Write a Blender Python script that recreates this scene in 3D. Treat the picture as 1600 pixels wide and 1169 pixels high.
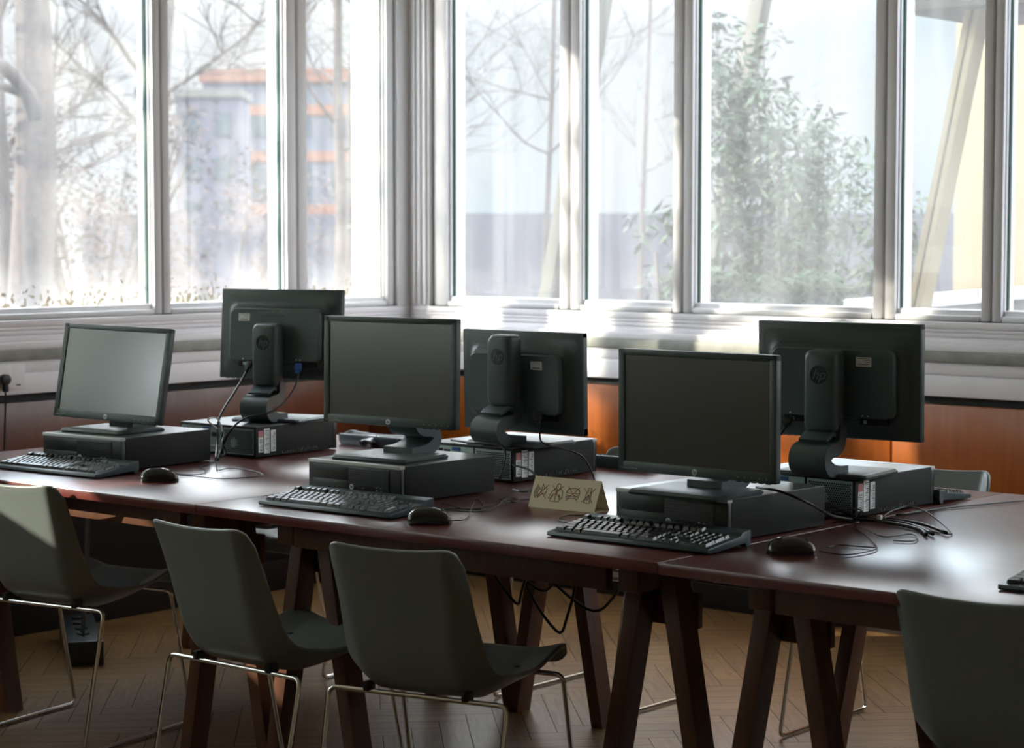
import bpy, bmesh, math, random
from mathutils import Vector, Matrix, Euler
random.seed(7)
R = math.radians
for o in list(bpy.data.objects): bpy.data.objects.remove(o, do_unlink=True)
sc = bpy.context.scene
col = sc.collection

# ------------------------------------------------------------------ camera
cam = bpy.data.cameras.new('camera')
camo = bpy.data.objects.new('camera', cam); col.objects.link(camo)
camo.location = (4.405, -3.604, 1.456)
camo.rotation_euler = Euler((R(90) - 0.067, 0.0, 0.704), 'XYZ')
cam.sensor_width = 36; cam.lens = 73.55
cam.clip_start = 0.05; cam.clip_end = 400
cam.dof.use_dof = True; cam.dof.focus_distance = 5.35; cam.dof.aperture_fstop = 5.0
sc.camera = camo
# ------------------------------------------------------------------ view
sc.view_settings.view_transform = 'Standard'
sc.view_settings.look = 'None'
sc.view_settings.exposure = 1.0
sc.view_settings.gamma = 1.0
# ------------------------------------------------------------------ sky
SKY_LOW, SKY_HIGH = 0.42, 4.9      # hazy near the horizon, bright above
w = bpy.data.worlds.new('sky'); sc.world = w; w.use_nodes = True
nt = w.node_tree; nt.nodes.clear()
wo = nt.nodes.new('ShaderNodeOutputWorld'); bg = nt.nodes.new('ShaderNodeBackground')
tc = nt.nodes.new('ShaderNodeTexCoord'); nz = nt.nodes.new('ShaderNodeTexNoise'); rp = nt.nodes.new('ShaderNodeValToRGB')
nz.inputs['Scale'].default_value = 5; nz.inputs['Detail'].default_value = 4
rp.color_ramp.elements[0].position = 0.38; rp.color_ramp.elements[0].color = (0.68, 0.82, 0.97, 1)
rp.color_ramp.elements[1].position = 0.6; rp.color_ramp.elements[1].color = (0.95, 0.96, 1.0, 1)
nt.links.new(tc.outputs['Generated'], nz.inputs['Vector']); nt.links.new(nz.outputs['Fac'], rp.inputs['Fac'])
nt.links.new(rp.outputs['Color'], bg.inputs['Color']); 
sxyz = nt.nodes.new('ShaderNodeSeparateXYZ'); mrs = nt.nodes.new('ShaderNodeMapRange'); mrs.interpolation_type = 'SMOOTHSTEP'
nt.links.new(tc.outputs['Generated'], sxyz.inputs[0]); nt.links.new(sxyz.outputs['Z'], mrs.inputs['Value'])
mrs.inputs['From Min'].default_value = 0.09; mrs.inputs['From Max'].default_value = 0.24
mrs.inputs['To Min'].default_value = SKY_LOW; mrs.inputs['To Max'].default_value = SKY_HIGH
nt.links.new(mrs.outputs[0], bg.inputs['Strength'])
nt.links.new(bg.outputs[0], wo.inputs[0])
# ------------------------------------------------------------------ sun
SUN_DIR = Vector((0.75, 0.66, -0.40))
sl = bpy.data.lights.new('sun', 'SUN'); sl.energy = 6.5; sl.angle = R(0.7); sl.color = (1.0, 0.90, 0.74)
so = bpy.data.objects.new('sun', sl); col.objects.link(so); so.location = (-20, -16, 12)
so.rotation_euler = SUN_DIR.to_track_quat('-Z', 'Y').to_euler()

# ================================================================== materials
MC = {}
def mat(name, color, rough=0.5, metal=0.0, coat=0.0, spec=0.5, noise=None, bump=None, sheen=0):
    """noise=(scale, amount, colour2) mottles the base colour; bump=(scale, strength)"""
    if name in MC: return MC[name]
    m = bpy.data.materials.new(name); m.use_nodes = True; MC[name] = m
    n = m.node_tree; b = n.nodes['Principled BSDF']
    b.inputs['Base Color'].default_value = (*color, 1); b.inputs['Roughness'].default_value = rough
    b.inputs['Metallic'].default_value = metal; b.inputs['Coat Weight'].default_value = coat
    b.inputs['Coat Roughness'].default_value = 0.15
    b.inputs['Specular IOR Level'].default_value = spec
    t = n.nodes.new('ShaderNodeTexCoord')
    if noise:
        s = n.nodes.new('ShaderNodeTexNoise'); s.inputs['Scale'].default_value = noise[0]; s.inputs['Detail'].default_value = 5
        r = n.nodes.new('ShaderNodeValToRGB'); r.color_ramp.elements[0].position = 0.35; r.color_ramp.elements[1].position = 0.35 + noise[1]
        r.color_ramp.elements[0].color = (*color, 1); r.color_ramp.elements[1].color = (*noise[2], 1)
        mp = n.nodes.new('ShaderNodeMapping')
        if len(noise) > 3: mp.inputs['Scale'].default_value = noise[3]
        n.links.new(t.outputs['Object'], mp.inputs[0]); n.links.new(mp.outputs[0], s.inputs['Vector'])
        n.links.new(s.outputs['Fac'], r.inputs['Fac']); n.links.new(r.outputs['Color'], b.inputs['Base Color'])
    if bump:
        s = n.nodes.new('ShaderNodeTexNoise'); s.inputs['Scale'].default_value = bump[0]; s.inputs['Detail'].default_value = 3
        bp = n.nodes.new('ShaderNodeBump'); bp.inputs['Strength'].default_value = bump[1]; bp.inputs['Distance'].default_value = 0.002
        n.links.new(t.outputs['Object'], s.inputs['Vector']); n.links.new(s.outputs['Fac'], bp.inputs['Height'])
        n.links.new(bp.outputs[0], b.inputs['Normal'])
    return m

PLASTIC = mat('dark_plastic', (0.068, 0.100, 0.102), 0.38, bump=(900, 0.15))
PLASTIC2 = mat('black_plastic', (0.018, 0.024, 0.026), 0.38)
GLOSSB = mat('gloss_black', (0.012, 0.014, 0.015), 0.16, coat=0.4)
KEYM = mat('key_plastic', (0.032, 0.038, 0.038), 0.24)
KBODY = mat('keyboard_plastic', (0.045, 0.082, 0.092), 0.32)
SCREEN = mat('screen_panel', (0.028, 0.027, 0.020), 0.30, spec=1.0, coat=1.0)
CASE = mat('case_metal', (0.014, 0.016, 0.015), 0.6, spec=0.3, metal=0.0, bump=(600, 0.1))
CASETOP_LIT = mat('lit_case_top', (0.16, 0.17, 0.175), 0.30, metal=0.4)  # lighter than the case sides: reflected light on top is put into the colour
SILVER = mat('silver_trim', (0.75, 0.78, 0.80), 0.35, metal=0.0)
PORTM = mat('port_metal', (0.30, 0.38, 0.38), 0.45, metal=0.7)
HOLE = mat('hole_black', (0.004, 0.004, 0.004), 0.7)
STICK = mat('label_paper', (0.86, 0.88, 0.88), 0.6)
STICKR = mat('label_red', (0.62, 0.25, 0.25), 0.6)
INK = mat('ink', (0.03, 0.03, 0.035), 0.6)
WINK = mat('white_ink', (0.45, 0.50, 0.48), 0.6)
RAISED = mat('logo_raised', (0.11, 0.16, 0.165), 0.40)
DISC = mat('logo_disc', (0.010, 0.013, 0.013), 0.45)
BLUE = mat('blue_plug', (0.02, 0.10, 0.35), 0.4)
CABLE = mat('cable_rubber', (0.012, 0.012, 0.012), 0.35)
CABLEG = mat('cable_grey', (0.10, 0.10, 0.10), 0.4)
SHELL = mat('chair_plastic', (0.195, 0.222, 0.214), 0.34, bump=(500, 0.12))
CHROME = mat('chrome', (0.75, 0.74, 0.70), 0.10, metal=1.0)
TABLE = mat('table_veneer', (0.115, 0.024, 0.022), 0.28, coat=0.65, noise=(6, 0.35, (0.17, 0.042, 0.036), (1, 9, 1)), bump=(14, 0.05))
MC['table_veneer'].node_tree.nodes['Principled BSDF'].inputs['Coat Roughness'].default_value = 0.24
EDGE = mat('table_edge', (0.10, 0.022, 0.016), 0.35, coat=0.3)
TREST = mat('trestle_wood', (0.115, 0.043, 0.019), 0.45, noise=(9, 0.4, (0.065, 0.024, 0.013), (6, 6, 0.6)))
WHITE = mat('white_paint', (0.92, 0.90, 0.94), 0.45, noise=(3, 0.5, (0.86, 0.84, 0.88)))
FRAME = mat('frame_paint', (0.86, 0.85, 0.88), 0.4, noise=(5, 0.5, (0.78, 0.78, 0.80), (6, 6, 0.5)))
SEAL = mat('seal_rubber', (0.01, 0.06, 0.05), 0.5)
STONE = mat('sill_stone', (0.36, 0.36, 0.33), 0.55, noise=(14, 0.4, (0.24, 0.25, 0.22)))
RECESS_SHADE = mat('recess_shade', (0.035, 0.045, 0.045), 0.7)  # shadow of the recess under the trunking, put into a dark band colour
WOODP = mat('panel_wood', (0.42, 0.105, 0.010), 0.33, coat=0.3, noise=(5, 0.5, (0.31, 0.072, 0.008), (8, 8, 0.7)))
WOOD_SHADE = mat('shaded_panel_wood', (0.130, 0.036, 0.013), 0.35, coat=0.3, noise=(5, 0.5, (0.09, 0.024, 0.010), (8, 8, 0.7)))  # darker copy of panel_wood, the left wall's shade put into the colour
BASE_SHADE = mat('shaded_base_paint', (0.014, 0.010, 0.008), 0.9, spec=0.1)  # baseboard and casing paint, near-black with the tables' shade put into it
WALLM = mat('wall_plaster', (0.64, 0.53, 0.38), 0.8)
CEIL = mat('ceiling_plaster', (0.72, 0.67, 0.58), 0.85)
PAPER = mat('sign_card', (0.93, 0.83, 0.60), 0.6)
ORNG = mat('sign_orange', (0.62, 0.20, 0.05), 0.6)
ASPH = mat('outside_ground', (0.065, 0.060, 0.072), 0.9, noise=(0.6, 0.4, (0.09, 0.085, 0.085)))
GRASS = mat('pale_grass', (0.12, 0.105, 0.055), 0.9, noise=(3, 0.4, (0.17, 0.15, 0.09)))
CONC = mat('concrete', (0.10, 0.094, 0.08), 0.8, noise=(6, 0.5, (0.075, 0.072, 0.062), (1, 1, 0.3)))  # dark grey with the leaning columns' shade put into it
BEIGE = mat('beige_render', (0.20, 0.155, 0.10), 0.85)
BARK = mat('bark', (0.060, 0.048, 0.048), 0.9, noise=(20, 0.4, (0.10, 0.075, 0.068)))
LEAF = mat('shrub_leaf', (0.040, 0.062, 0.034), 0.6)
LEAFD = mat('hedge_leaf', (0.006, 0.030, 0.009), 0.7)
LEAFR = mat('brown_leaf', (0.085, 0.050, 0.042), 0.8)
BRICK = mat('brick', (0.15, 0.065, 0.040), 0.8)
BLUEW = mat('blue_grey_render', (0.075, 0.078, 0.10), 0.8)
MAUVE = mat('mauve_wall', (0.080, 0.075, 0.095), 0.9)
DKGLASS = mat('dark_glass', (0.03, 0.04, 0.05), 0.3)

def pane_mat(name, dirt, specks=False):
    m = bpy.data.materials.new(name); m.use_nodes = True; n = m.node_tree; n.nodes.clear()
    out = n.nodes.new('ShaderNodeOutputMaterial')
    tr = n.nodes.new('ShaderNodeBsdfTransparent'); tr.inputs[0].default_value = (0.97, 0.99, 0.98, 1)
    tl = n.nodes.new('ShaderNodeBsdfTranslucent'); tl.inputs[0].default_value = (0.93, 0.92, 0.90, 1)
    df = n.nodes.new('ShaderNodeBsdfDiffuse'); df.inputs[0].default_value = (0.55, 0.46, 0.30, 1)
    gl = n.nodes.new('ShaderNodeBsdfGlossy'); gl.inputs['Roughness'].default_value = 0.02
    m1 = n.nodes.new('ShaderNodeMixShader'); m2 = n.nodes.new('ShaderNodeMixShader')
    t = n.nodes.new('ShaderNodeTexCoord'); mp = n.nodes.new('ShaderNodeMapping'); mp.inputs['Scale'].default_value = (5, 5, 0.7)
    nz = n.nodes.new('ShaderNodeTexNoise'); nz.inputs['Scale'].default_value = 2.2; nz.inputs['Detail'].default_value = 5
    mr = n.nodes.new('ShaderNodeMapRange'); mr.inputs['From Min'].default_value = 0.3; mr.inputs['From Max'].default_value = 0.75
    mr.inputs['To Min'].default_value = dirt * 0.6; mr.inputs['To Max'].default_value = dirt * 1.45
    n.links.new(t.outputs['Object'], mp.inputs[0]); n.links.new(mp.outputs[0], nz.inputs['Vector']); n.links.new(nz.outputs['Fac'], mr.inputs['Value'])
    fac = mr.outputs[0]
    n.links.new(tr.outputs[0], m1.inputs[1]); n.links.new(tl.outputs[0], m1.inputs[2])
    if specks:   # dried splash marks along the lower edge
        sx = n.nodes.new('ShaderNodeSeparateXYZ'); n.links.new(t.outputs['Object'], sx.inputs[0])
        g = n.nodes.new('ShaderNodeMapRange'); g.inputs['From Min'].default_value = 1.18; g.inputs['From Max'].default_value = 1.36
        g.inputs['To Min'].default_value = 0.10; g.inputs['To Max'].default_value = 0.0
        n.links.new(sx.outputs['Z'], g.inputs['Value'])
        n3 = n.nodes.new('ShaderNodeTexNoise'); n3.inputs['Scale'].default_value = 9; n3.inputs['Detail'].default_value = 8
        n.links.new(t.outputs['Object'], n3.inputs['Vector'])
        mu = n.nodes.new('ShaderNodeMath'); mu.operation = 'MULTIPLY'; n.links.new(g.outputs[0], mu.inputs[0]); n.links.new(n3.outputs['Fac'], mu.inputs[1])
        ad = n.nodes.new('ShaderNodeMath'); ad.operation = 'ADD'; ad.use_clamp = True
        n.links.new(fac, ad.inputs[0]); n.links.new(mu.outputs[0], ad.inputs[1]); fac = ad.outputs[0]
    n.links.new(fac, m1.inputs[0])
    last = m1.outputs[0]
    if specks:
        n4 = n.nodes.new('ShaderNodeTexNoise'); n4.inputs['Scale'].default_value = 55; n4.inputs['Detail'].default_value = 2
        n.links.new(t.outputs['Object'], n4.inputs['Vector'])
        g2 = n.nodes.new('ShaderNodeMapRange'); g2.inputs['From Min'].default_value = 1.18; g2.inputs['From Max'].default_value = 1.33
        g2.inputs['To Min'].default_value = 0.54; g2.inputs['To Max'].default_value = 0.78
        n.links.new(sx.outputs['Z'], g2.inputs['Value'])
        gt = n.nodes.new('ShaderNodeMath'); gt.operation = 'GREATER_THAN'; n.links.new(n4.outputs['Fac'], gt.inputs[0]); n.links.new(g2.outputs[0], gt.inputs[1])
        hf = n.nodes.new('ShaderNodeMath'); hf.operation = 'MULTIPLY'; hf.inputs[1].default_value = 0.7; n.links.new(gt.outputs[0], hf.inputs[0])
        m3 = n.nodes.new('ShaderNodeMixShader'); n.links.new(hf.outputs[0], m3.inputs[0]); n.links.new(last, m3.inputs[1]); n.links.new(df.outputs[0], m3.inputs[2])
        last = m3.outputs[0]
    m2.inputs[0].default_value = 0.04
    n.links.new(last, m2.inputs[1]); n.links.new(gl.outputs[0], m2.inputs[2]); n.links.new(m2.outputs[0], out.inputs[0])
    return m
PANE_L = pane_mat('dusty_glass', 0.05, True)
PANE_B = pane_mat('window_glass', 0.11)
def frosted():
    m = bpy.data.materials.new('frosted_sheet'); m.use_nodes = True; n = m.node_tree; n.nodes.clear()
    out = n.nodes.new('ShaderNodeOutputMaterial'); tl = n.nodes.new('ShaderNodeBsdfTranslucent'); tl.inputs[0].default_value = (0.9, 0.9, 0.88, 1)
    tr = n.nodes.new('ShaderNodeBsdfTransparent'); mx = n.nodes.new('ShaderNodeMixShader'); mx.inputs[0].default_value = 0.45
    n.links.new(tr.outputs[0], mx.inputs[1]); n.links.new(tl.outputs[0], mx.inputs[2]); n.links.new(mx.outputs[0], out.inputs[0]); return m
FROST = frosted()

# ================================================================== mesh helpers
class MB:
    def __init__(s): s.bm = bmesh.new(); s.mats = []; s.cur = 0
    def mat(s, m):
        if m not in s.mats: s.mats.append(m)
        s.cur = s.mats.index(m); return s
    def _take(s, b2, M=None, smooth=False):
        if M is not None: b2.transform(M)
        vm = {}
        for v in b2.verts: vm[v] = s.bm.verts.new(v.co)
        for f in b2.faces:
            try: nf = s.bm.faces.new([vm[v] for v in f.verts])
            except ValueError: continue
            nf.material_index = s.cur; nf.smooth = smooth or f.smooth
        b2.free(); return s
    def box(s, x0, x1, y0, y1, z0, z1, bev=0.0, seg=2, M=None):
        b = bmesh.new(); bmesh.ops.create_cube(b, size=1)
        for v in b.verts:
            v.co = Vector(((x0 + x1) / 2 + v.co.x * (x1 - x0), (y0 + y1) / 2 + v.co.y * (y1 - y0), (z0 + z1) / 2 + v.co.z * (z1 - z0)))
        if bev > 0: bmesh.ops.bevel(b, geom=list(b.edges), offset=bev, segments=seg, profile=0.5, affect='EDGES')
        return s._take(b, M, smooth=bev > 0)
    def prism(s, pts, d0, d1, axis='x', bev=0.0, M=None, smooth=False):
        """extrude a 2D outline; axis x: pts are (y,z); axis y: pts are (x,z); axis z: pts are (x,y)"""
        f3 = {'x': lambda p, d: (d, p[0], p[1]), 'y': lambda p, d: (p[0], d, p[1]), 'z': lambda p, d: (p[0], p[1], d)}[axis]
        b = bmesh.new(); a = [b.verts.new(f3(p, d0)) for p in pts]; c = [b.verts.new(f3(p, d1)) for p in pts]; n = len(pts)
        b.faces.new(a); b.faces.new(c[::-1])
        for i in range(n): b.faces.new([a[i], c[i], c[(i + 1) % n], a[(i + 1) % n]])
        bmesh.ops.recalc_face_normals(b, faces=b.faces)
        if bev > 0:
            ed = [e for e in b.edges if abs(f3((0, 0), 1)[0] * (e.verts[0].co.x - e.verts[1].co.x) + f3((0, 0), 1)[1] * (e.verts[0].co.y - e.verts[1].co.y) + f3((0, 0), 1)[2] * (e.verts[0].co.z - e.verts[1].co.z)) < 1e-9]
            bmesh.ops.bevel(b, geom=ed, offset=bev, segments=2, profile=0.5, affect='EDGES')
        return s._take(b, M, smooth=smooth)
    def tube(s, pts, r, seg=8, smooth_pts=True, closed=False, M=None, r2=None, sub=5):
        P = [Vector(p) for p in pts]
        if smooth_pts and len(P) > 2: P = catmull(P, sub, closed)
        n = len(P); b = bmesh.new(); rings = []
        up = Vector((0, 0, 1)); prev = None
        for i, p in enumerate(P):
            if closed: t = (P[(i + 1) % n] - P[i - 1])
            else: t = (P[min(i + 1, n - 1)] - P[max(i - 1, 0)])
            if t.length < 1e-9: t = Vector((0, 0, 1))
            t.normalize()
            if prev is None: a = t.cross(up) if abs(t.dot(up)) < 0.95 else t.cross(Vector((1, 0, 0)))
            else: a = prev - t * prev.dot(t)
            if a.length < 1e-6: a = t.orthogonal()
            a.normalize(); prev = a; c = t.cross(a)
            rr = r if r2 is None else r + (r2 - r) * i / (n - 1)
            rings.append([b.verts.new(p + a * math.cos(2 * math.pi * k / seg) * rr + c * math.sin(2 * math.pi * k / seg) * rr) for k in range(seg)])
        for i in range(n if closed else n - 1):
            A, B = rings[i], rings[(i + 1) % n]
            for k in range(seg):
                f = b.faces.new([A[k], A[(k + 1) % seg], B[(k + 1) % seg], B[k]]); f.smooth = True
        if not closed: b.faces.new(rings[0][::-1]); b.faces.new(rings[-1])
        return s._take(b, M)
    def cyl(s, c, r, h, axis='z', seg=24, bev=0.0, M=None):
        b = bmesh.new(); bmesh.ops.create_cone(b, cap_ends=True, segments=seg, radius1=r, radius2=r, depth=h)
        if bev > 0: bmesh.ops.bevel(b, geom=[e for e in b.edges if len(e.link_faces) == 2 and any(len(f.verts) > 4 for f in e.link_faces)], offset=bev, segments=2, profile=0.5, affect='EDGES')
        rot = {'z': Matrix(), 'x': Matrix.Rotation(R(90), 4, 'Y'), 'y': Matrix.Rotation(R(90), 4, 'X')}[axis]
        b.transform(Matrix.Translation(c) @ rot)
        return s._take(b, M, smooth=False)
    def text(s, body, size, M, extrude=0.0004, shear=0.0, sx=1.0):
        cu = bpy.data.curves.new('t', 'FONT'); cu.body = body; cu.size = size; cu.extrude = extrude; cu.shear = shear
        cu.align_x = 'CENTER'; cu.align_y = 'CENTER'; cu.resolution_u = 3
        ob = bpy.data.objects.new('t', cu); me = bpy.data.meshes.new_from_object(ob)
        b = bmesh.new(); b.from_mesh(me); bpy.data.objects.remove(ob); bpy.data.curves.remove(cu); bpy.data.meshes.remove(me)
        b.transform(Matrix.Scale(sx, 4, (1, 0, 0)))
        return s._take(b, M)
    def build(s, name, m=None, parent=None, sharp=40):
        me = bpy.data.meshes.new(name); bmesh.ops.recalc_face_normals(s.bm, faces=s.bm.faces); s.bm.to_mesh(me); s.bm.free()
        if s.mats:
            for q in s.mats: me.materials.append(q)
        elif m is not None: me.materials.append(m)
        if sharp: 
            try: me.set_sharp_from_angle(angle=R(sharp))
            except Exception: pass
        o = bpy.data.objects.new(name, me); col.objects.link(o)
        if parent is not None: o.parent = parent
        return o

def catmull(P, sub=5, closed=False):
    out = []; n = len(P)
    rng = range(n) if closed else range(n - 1)
    for i in rng:
        p1, p2 = P[i], P[(i + 1) % n]
        p0 = P[i - 1] if (closed or i > 0) else p1 * 2 - p2
        p3 = P[(i + 2) % n] if (closed or i + 2 < n) else p2 * 2 - p1
        for k in range(sub):
            t = k / sub
            out.append(0.5 * ((2 * p1) + (p2 - p0) * t + (2 * p0 - 5 * p1 + 4 * p2 - p3) * t * t + (3 * p1 - p0 - 3 * p2 + p3) * t ** 3))
    if not closed: out.append(P[-1].copy())
    return out

def tag(o, label=None, cat=None, group=None, kind=None):
    if label: o['label'] = label
    if cat: o['category'] = cat
    if group: o['group'] = group
    if kind: o['kind'] = kind
    return o
def empty(name, loc, rz=0.0):
    o = bpy.data.objects.new(name, None); col.objects.link(o); o.location = loc; o.rotation_euler = (0, 0, rz); o.empty_display_size = 0.05
    return o
def struct(o): o['kind'] = 'structure'; return o
def copy_tree(o, parent=None):
    c = o.copy(); col.objects.link(c); c.parent = parent
    for ch in list(o.children): copy_tree(ch, c)
    return c
def world_pts(pts, root):     # world points -> local points of an unscaled root turned about z
    M = (Matrix.Translation(root.location) @ Matrix.Rotation(root.rotation_euler[2], 4, 'Z')).inverted()
    return [M @ Vector(p) for p in pts]

# ================================================================== the room
XL, YB, ZC = -1.83, 3.05, 3.15
XR, YF = 6.6, -6.0
# herringbone parquet, one mesh
def floor():
    me_b = bmesh.new(); uv = me_b.loops.layers.uv.new('UVMap'); cl = me_b.loops.layers.float_color.new('tone')
    W_, L_ = 0.085, 0.425; g = 0.0012; s2 = math.sqrt(0.5)
    n = int(round(L_ / W_))
    def put(x, y, w, h, horiz):
        cs = [(x + g, y + g), (x + w - g, y + g), (x + w - g, y + h - g), (x + g, y + h - g)]
        P = [((a - b) * s2, (a + b) * s2) for a, b in cs]
        if all(p[0] < XL - .1 or p[0] > XR + .1 or p[1] < YF - .1 or p[1] > YB + .15 for p in P): return
        cx = sum(p[0] for p in P) / 4; cy = sum(p[1] for p in P) / 4
        if cx < XL - .2 or cx > XR + .2 or cy < YF - .2 or cy > YB + .25: return
        f = me_b.faces.new([me_b.verts.new((p[0], p[1], 0)) for p in P])
        t = random.random(); ou, ov = random.random() * 30, random.random() * 30
        uvs = [(0, 0), (w, 0), (w, h), (0, h)] if horiz else [(0, w), (0, 0), (h, 0), (h, w)]
        for lp, q in zip(f.loops, uvs):
            lp[uv].uv = (q[0] + ou, q[1] + ov); lp[cl] = (t, random.random() * 0, t, 1)
    K = 130
    for i in range(-K, K):
        for j in range(-14, 15):
            x = i * W_ + j * 2 * L_ - 0.0; y = i * W_
            put(x, y, L_, W_, True)
            put(x - W_ , y + 0, W_, L_, False) if False else put(x + L_, y - L_ + W_, W_, L_, False)
    me = bpy.data.meshes.new('floor'); me_b.to_mesh(me); me_b.free()
    m = bpy.data.materials.new('parquet'); m.use_nodes = True; nd = m.node_tree; b = nd.nodes['Principled BSDF']
    at = nd.nodes.new('ShaderNodeVertexColor'); at.layer_name = 'tone'
    u = nd.nodes.new('ShaderNodeUVMap'); mp = nd.nodes.new('ShaderNodeMapping'); mp.inputs['Scale'].default_value = (3, 30, 1)
    nz = nd.nodes.new('ShaderNodeTexNoise'); nz.inputs['Scale'].default_value = 2.0; nz.inputs['Detail'].default_value = 6; nz.inputs['Distortion'].default_value = 1.2
    nd.links.new(u.outputs[0], mp.inputs[0]); nd.links.new(mp.outputs[0], nz.inputs['Vector'])
    r1 = nd.nodes.new('ShaderNodeValToRGB'); r1.color_ramp.elements[0].color = (0.16, 0.086, 0.031, 1); r1.color_ramp.elements[1].color = (0.31, 0.185, 0.072, 1)
    nd.links.new(at.outputs[0], r1.inputs['Fac'])
    r2 = nd.nodes.new('ShaderNodeValToRGB'); r2.color_ramp.elements[0].position = .35; r2.color_ramp.elements[0].color = (0.55, 0.5, 0.45, 1); r2.color_ramp.elements[1].position = .6; r2.color_ramp.elements[1].color = (1, 1, 1, 1)
    nd.links.new(nz.outputs['Fac'], r2.inputs['Fac'])
    mx = nd.nodes.new('ShaderNodeMixRGB'); mx.blend_type = 'MULTIPLY'; mx.inputs[0].default_value = 1
    nd.links.new(r1.outputs[0], mx.inputs[1]); nd.links.new(r2.outputs[0], mx.inputs[2]); nd.links.new(mx.outputs[0], b.inputs['Base Color'])
    b.inputs['Roughness'].default_value = 0.36
    me.materials.append(m)
    o = bpy.data.objects.new('floor', me); col.objects.link(o); struct(o)
    s = MB(); s.box(XL - .2, XR + .2, YF - .2, YB + .2, -0.12, -0.002); q = s.build('floor_slab', mat('floor_gap', (0.03, 0.018, 0.010), 0.8)); struct(q)
floor()
m = MB(); m.box(XL - .2, XR + .2, YF - .2, YB + .25, ZC, ZC + .15); struct(m.build('ceiling', CEIL))
ZS, ZT = 1.144, 2.78      # window sill, window head
m = MB(); m.box(XL - .2, XR + .2, 3.10, 3.28, 0, ZS - .002); m.box(XL - .2, XR + .2, 3.06, 3.28, ZT, ZC); struct(m.build('wall_back', WALLM))
LW = [(0.66, 3.10), (-2.45, -1.25)]       # glazed stretches of the left wall (y from, y to)
m = MB(); m.box(XL - .23, XL - .05, YF, 3.10, 0, ZS - .002); m.box(XL - .23, XL - .01, YF, 3.10, ZT, ZC)
m.box(XL - .23, XL - .01, 0.40, 0.66, ZS - .002, ZT); m.box(XL - .23, XL - .01, YF, -4.8, ZS - .002, ZT)
struct(m.build('wall_left', WALLM))
m = MB(); m.box(XR, XR + .15, YF, YB + .2, 0, ZC); struct(m.build('wall_right', WALLM))
m = MB(); m.box(XL - .2, XR + .15, YF - .15, YF, 0, ZC); struct(m.build('wall_front', WALLM))

# windows: each bay = frame mesh + pane
wn = [0]
def bay(a0, a1, l, r, axis, pane_material, extra=None):
    """a0..a1 is the glass; l and r are the widths of the two stiles; axis 'x' = back wall, 'y' = left wall"""
    wn[0] += 1
    m = MB()
    def b(u0, u1, d0, d1, z0, z1, bev=0.004):     # u along the wall, d = depth into the wall from the room side
        if axis == 'x': m.box(u0, u1, 3.06 + d0, 3.06 + d1, z0, z1, bev)
        else: m.box(XL - 0.01 - d1, XL - 0.01 - d0, u0, u1, z0, z1, bev)
    for (u0, u1) in ((a0 - l, a0), (a1, a1 + r)):
        b(u0, u1, 0.03, 0.10, ZS, ZT)
        w_ = u1 - u0
        if w_ > .03: b(u0 + w_ * .10, u1 - w_ * .10, 0.012, 0.05, ZS + .002, ZT - .03)
        if w_ > .05: b(u0 + w_ * .40, u1 - w_ * .25, 0.095, 0.15, ZS, ZT)
    b(a0, a1, 0.03, 0.10, ZS, ZS + .042); b(a0, a1, 0.01, 0.06, ZS + .0, ZS + .022); b(a0, a1, 0.03, 0.10, ZT - .05, ZT)
    m.mat(FRAME)
    for q in m.bm.faces: q.material_index = 0
    m.mat(SEAL)
    b(a0 - .001, a0 + .004, 0.045, 0.062, ZS + .04, ZT - .05, 0); b(a1 - .004, a1 + .001, 0.045, 0.062, ZS + .04, ZT - .05, 0)
    o = struct(m.build('window_%d' % wn[0], FRAME))
    p = MB()
    if axis == 'x': p.box(a0, a1, 3.115, 3.119, ZS + .04, ZT - .05)
    else: p.box(XL - .069, XL - .065, a0, a1, ZS + .04, ZT - .05)
    p.build('pane', pane_material, o)
    return o
BX = [(-1.625, -1.014), (-.90, -.442), (-.34, .458), (.558, .895), (.981, 1.74), (1.84, 2.18), (2.27, 3.03), (3.13, 3.47), (3.56, 4.32), (4.42, 4.76), (4.85, 5.6), (5.7, 6.5)]
for i, (a, b_) in enumerate(BX):
    l = (a - BX[i - 1][1]) / 2 if i else 0.089
    r = (BX[i + 1][0] - b_) / 2 if i + 1 < len(BX) else 0.1
    bay(a, b_, l, r, 'x', PANE_B)
w1 = bay(0.75, 1.638, .09, .0445, 'y', PANE_L)
w2 = bay(1.727, 2.338, .0445, .0635, 'y', PANE_L)
w3 = bay(2.465, 2.93, .0635, .05, 'y', PANE_L)
p = MB(); p.box(XL - .062, XL - .056, 2.758, 2.93, ZS + .04, ZT - .05); p.build('frosted_strip', FROST, w3)
for (a, b_) in ((-4.75, -3.65), (-3.55, -2.65), (-2.55, -0.95), (-0.85, 0.35)): bay(a, b_, .05, .05, 'y', PANE_L)
def blind():
    m = bpy.data.materials.new('fill_blind_cloth'); m.use_nodes = True; n = m.node_tree; n.nodes.clear()
    out = n.nodes.new('ShaderNodeOutputMaterial'); tl = n.nodes.new('ShaderNodeBsdfTranslucent'); tl.inputs[0].default_value = (0.78, 0.82, 0.80, 1)
    df = n.nodes.new('ShaderNodeBsdfDiffuse'); df.inputs[0].default_value = (0.8, 0.8, 0.8, 1); mx = n.nodes.new('ShaderNodeMixShader'); mx.inputs[0].default_value = 0.35
    n.links.new(tl.outputs[0], mx.inputs[1]); n.links.new(df.outputs[0], mx.inputs[2]); n.links.new(mx.outputs[0], out.inputs[0]); return m
FILL_BLIND = blind()
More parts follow.
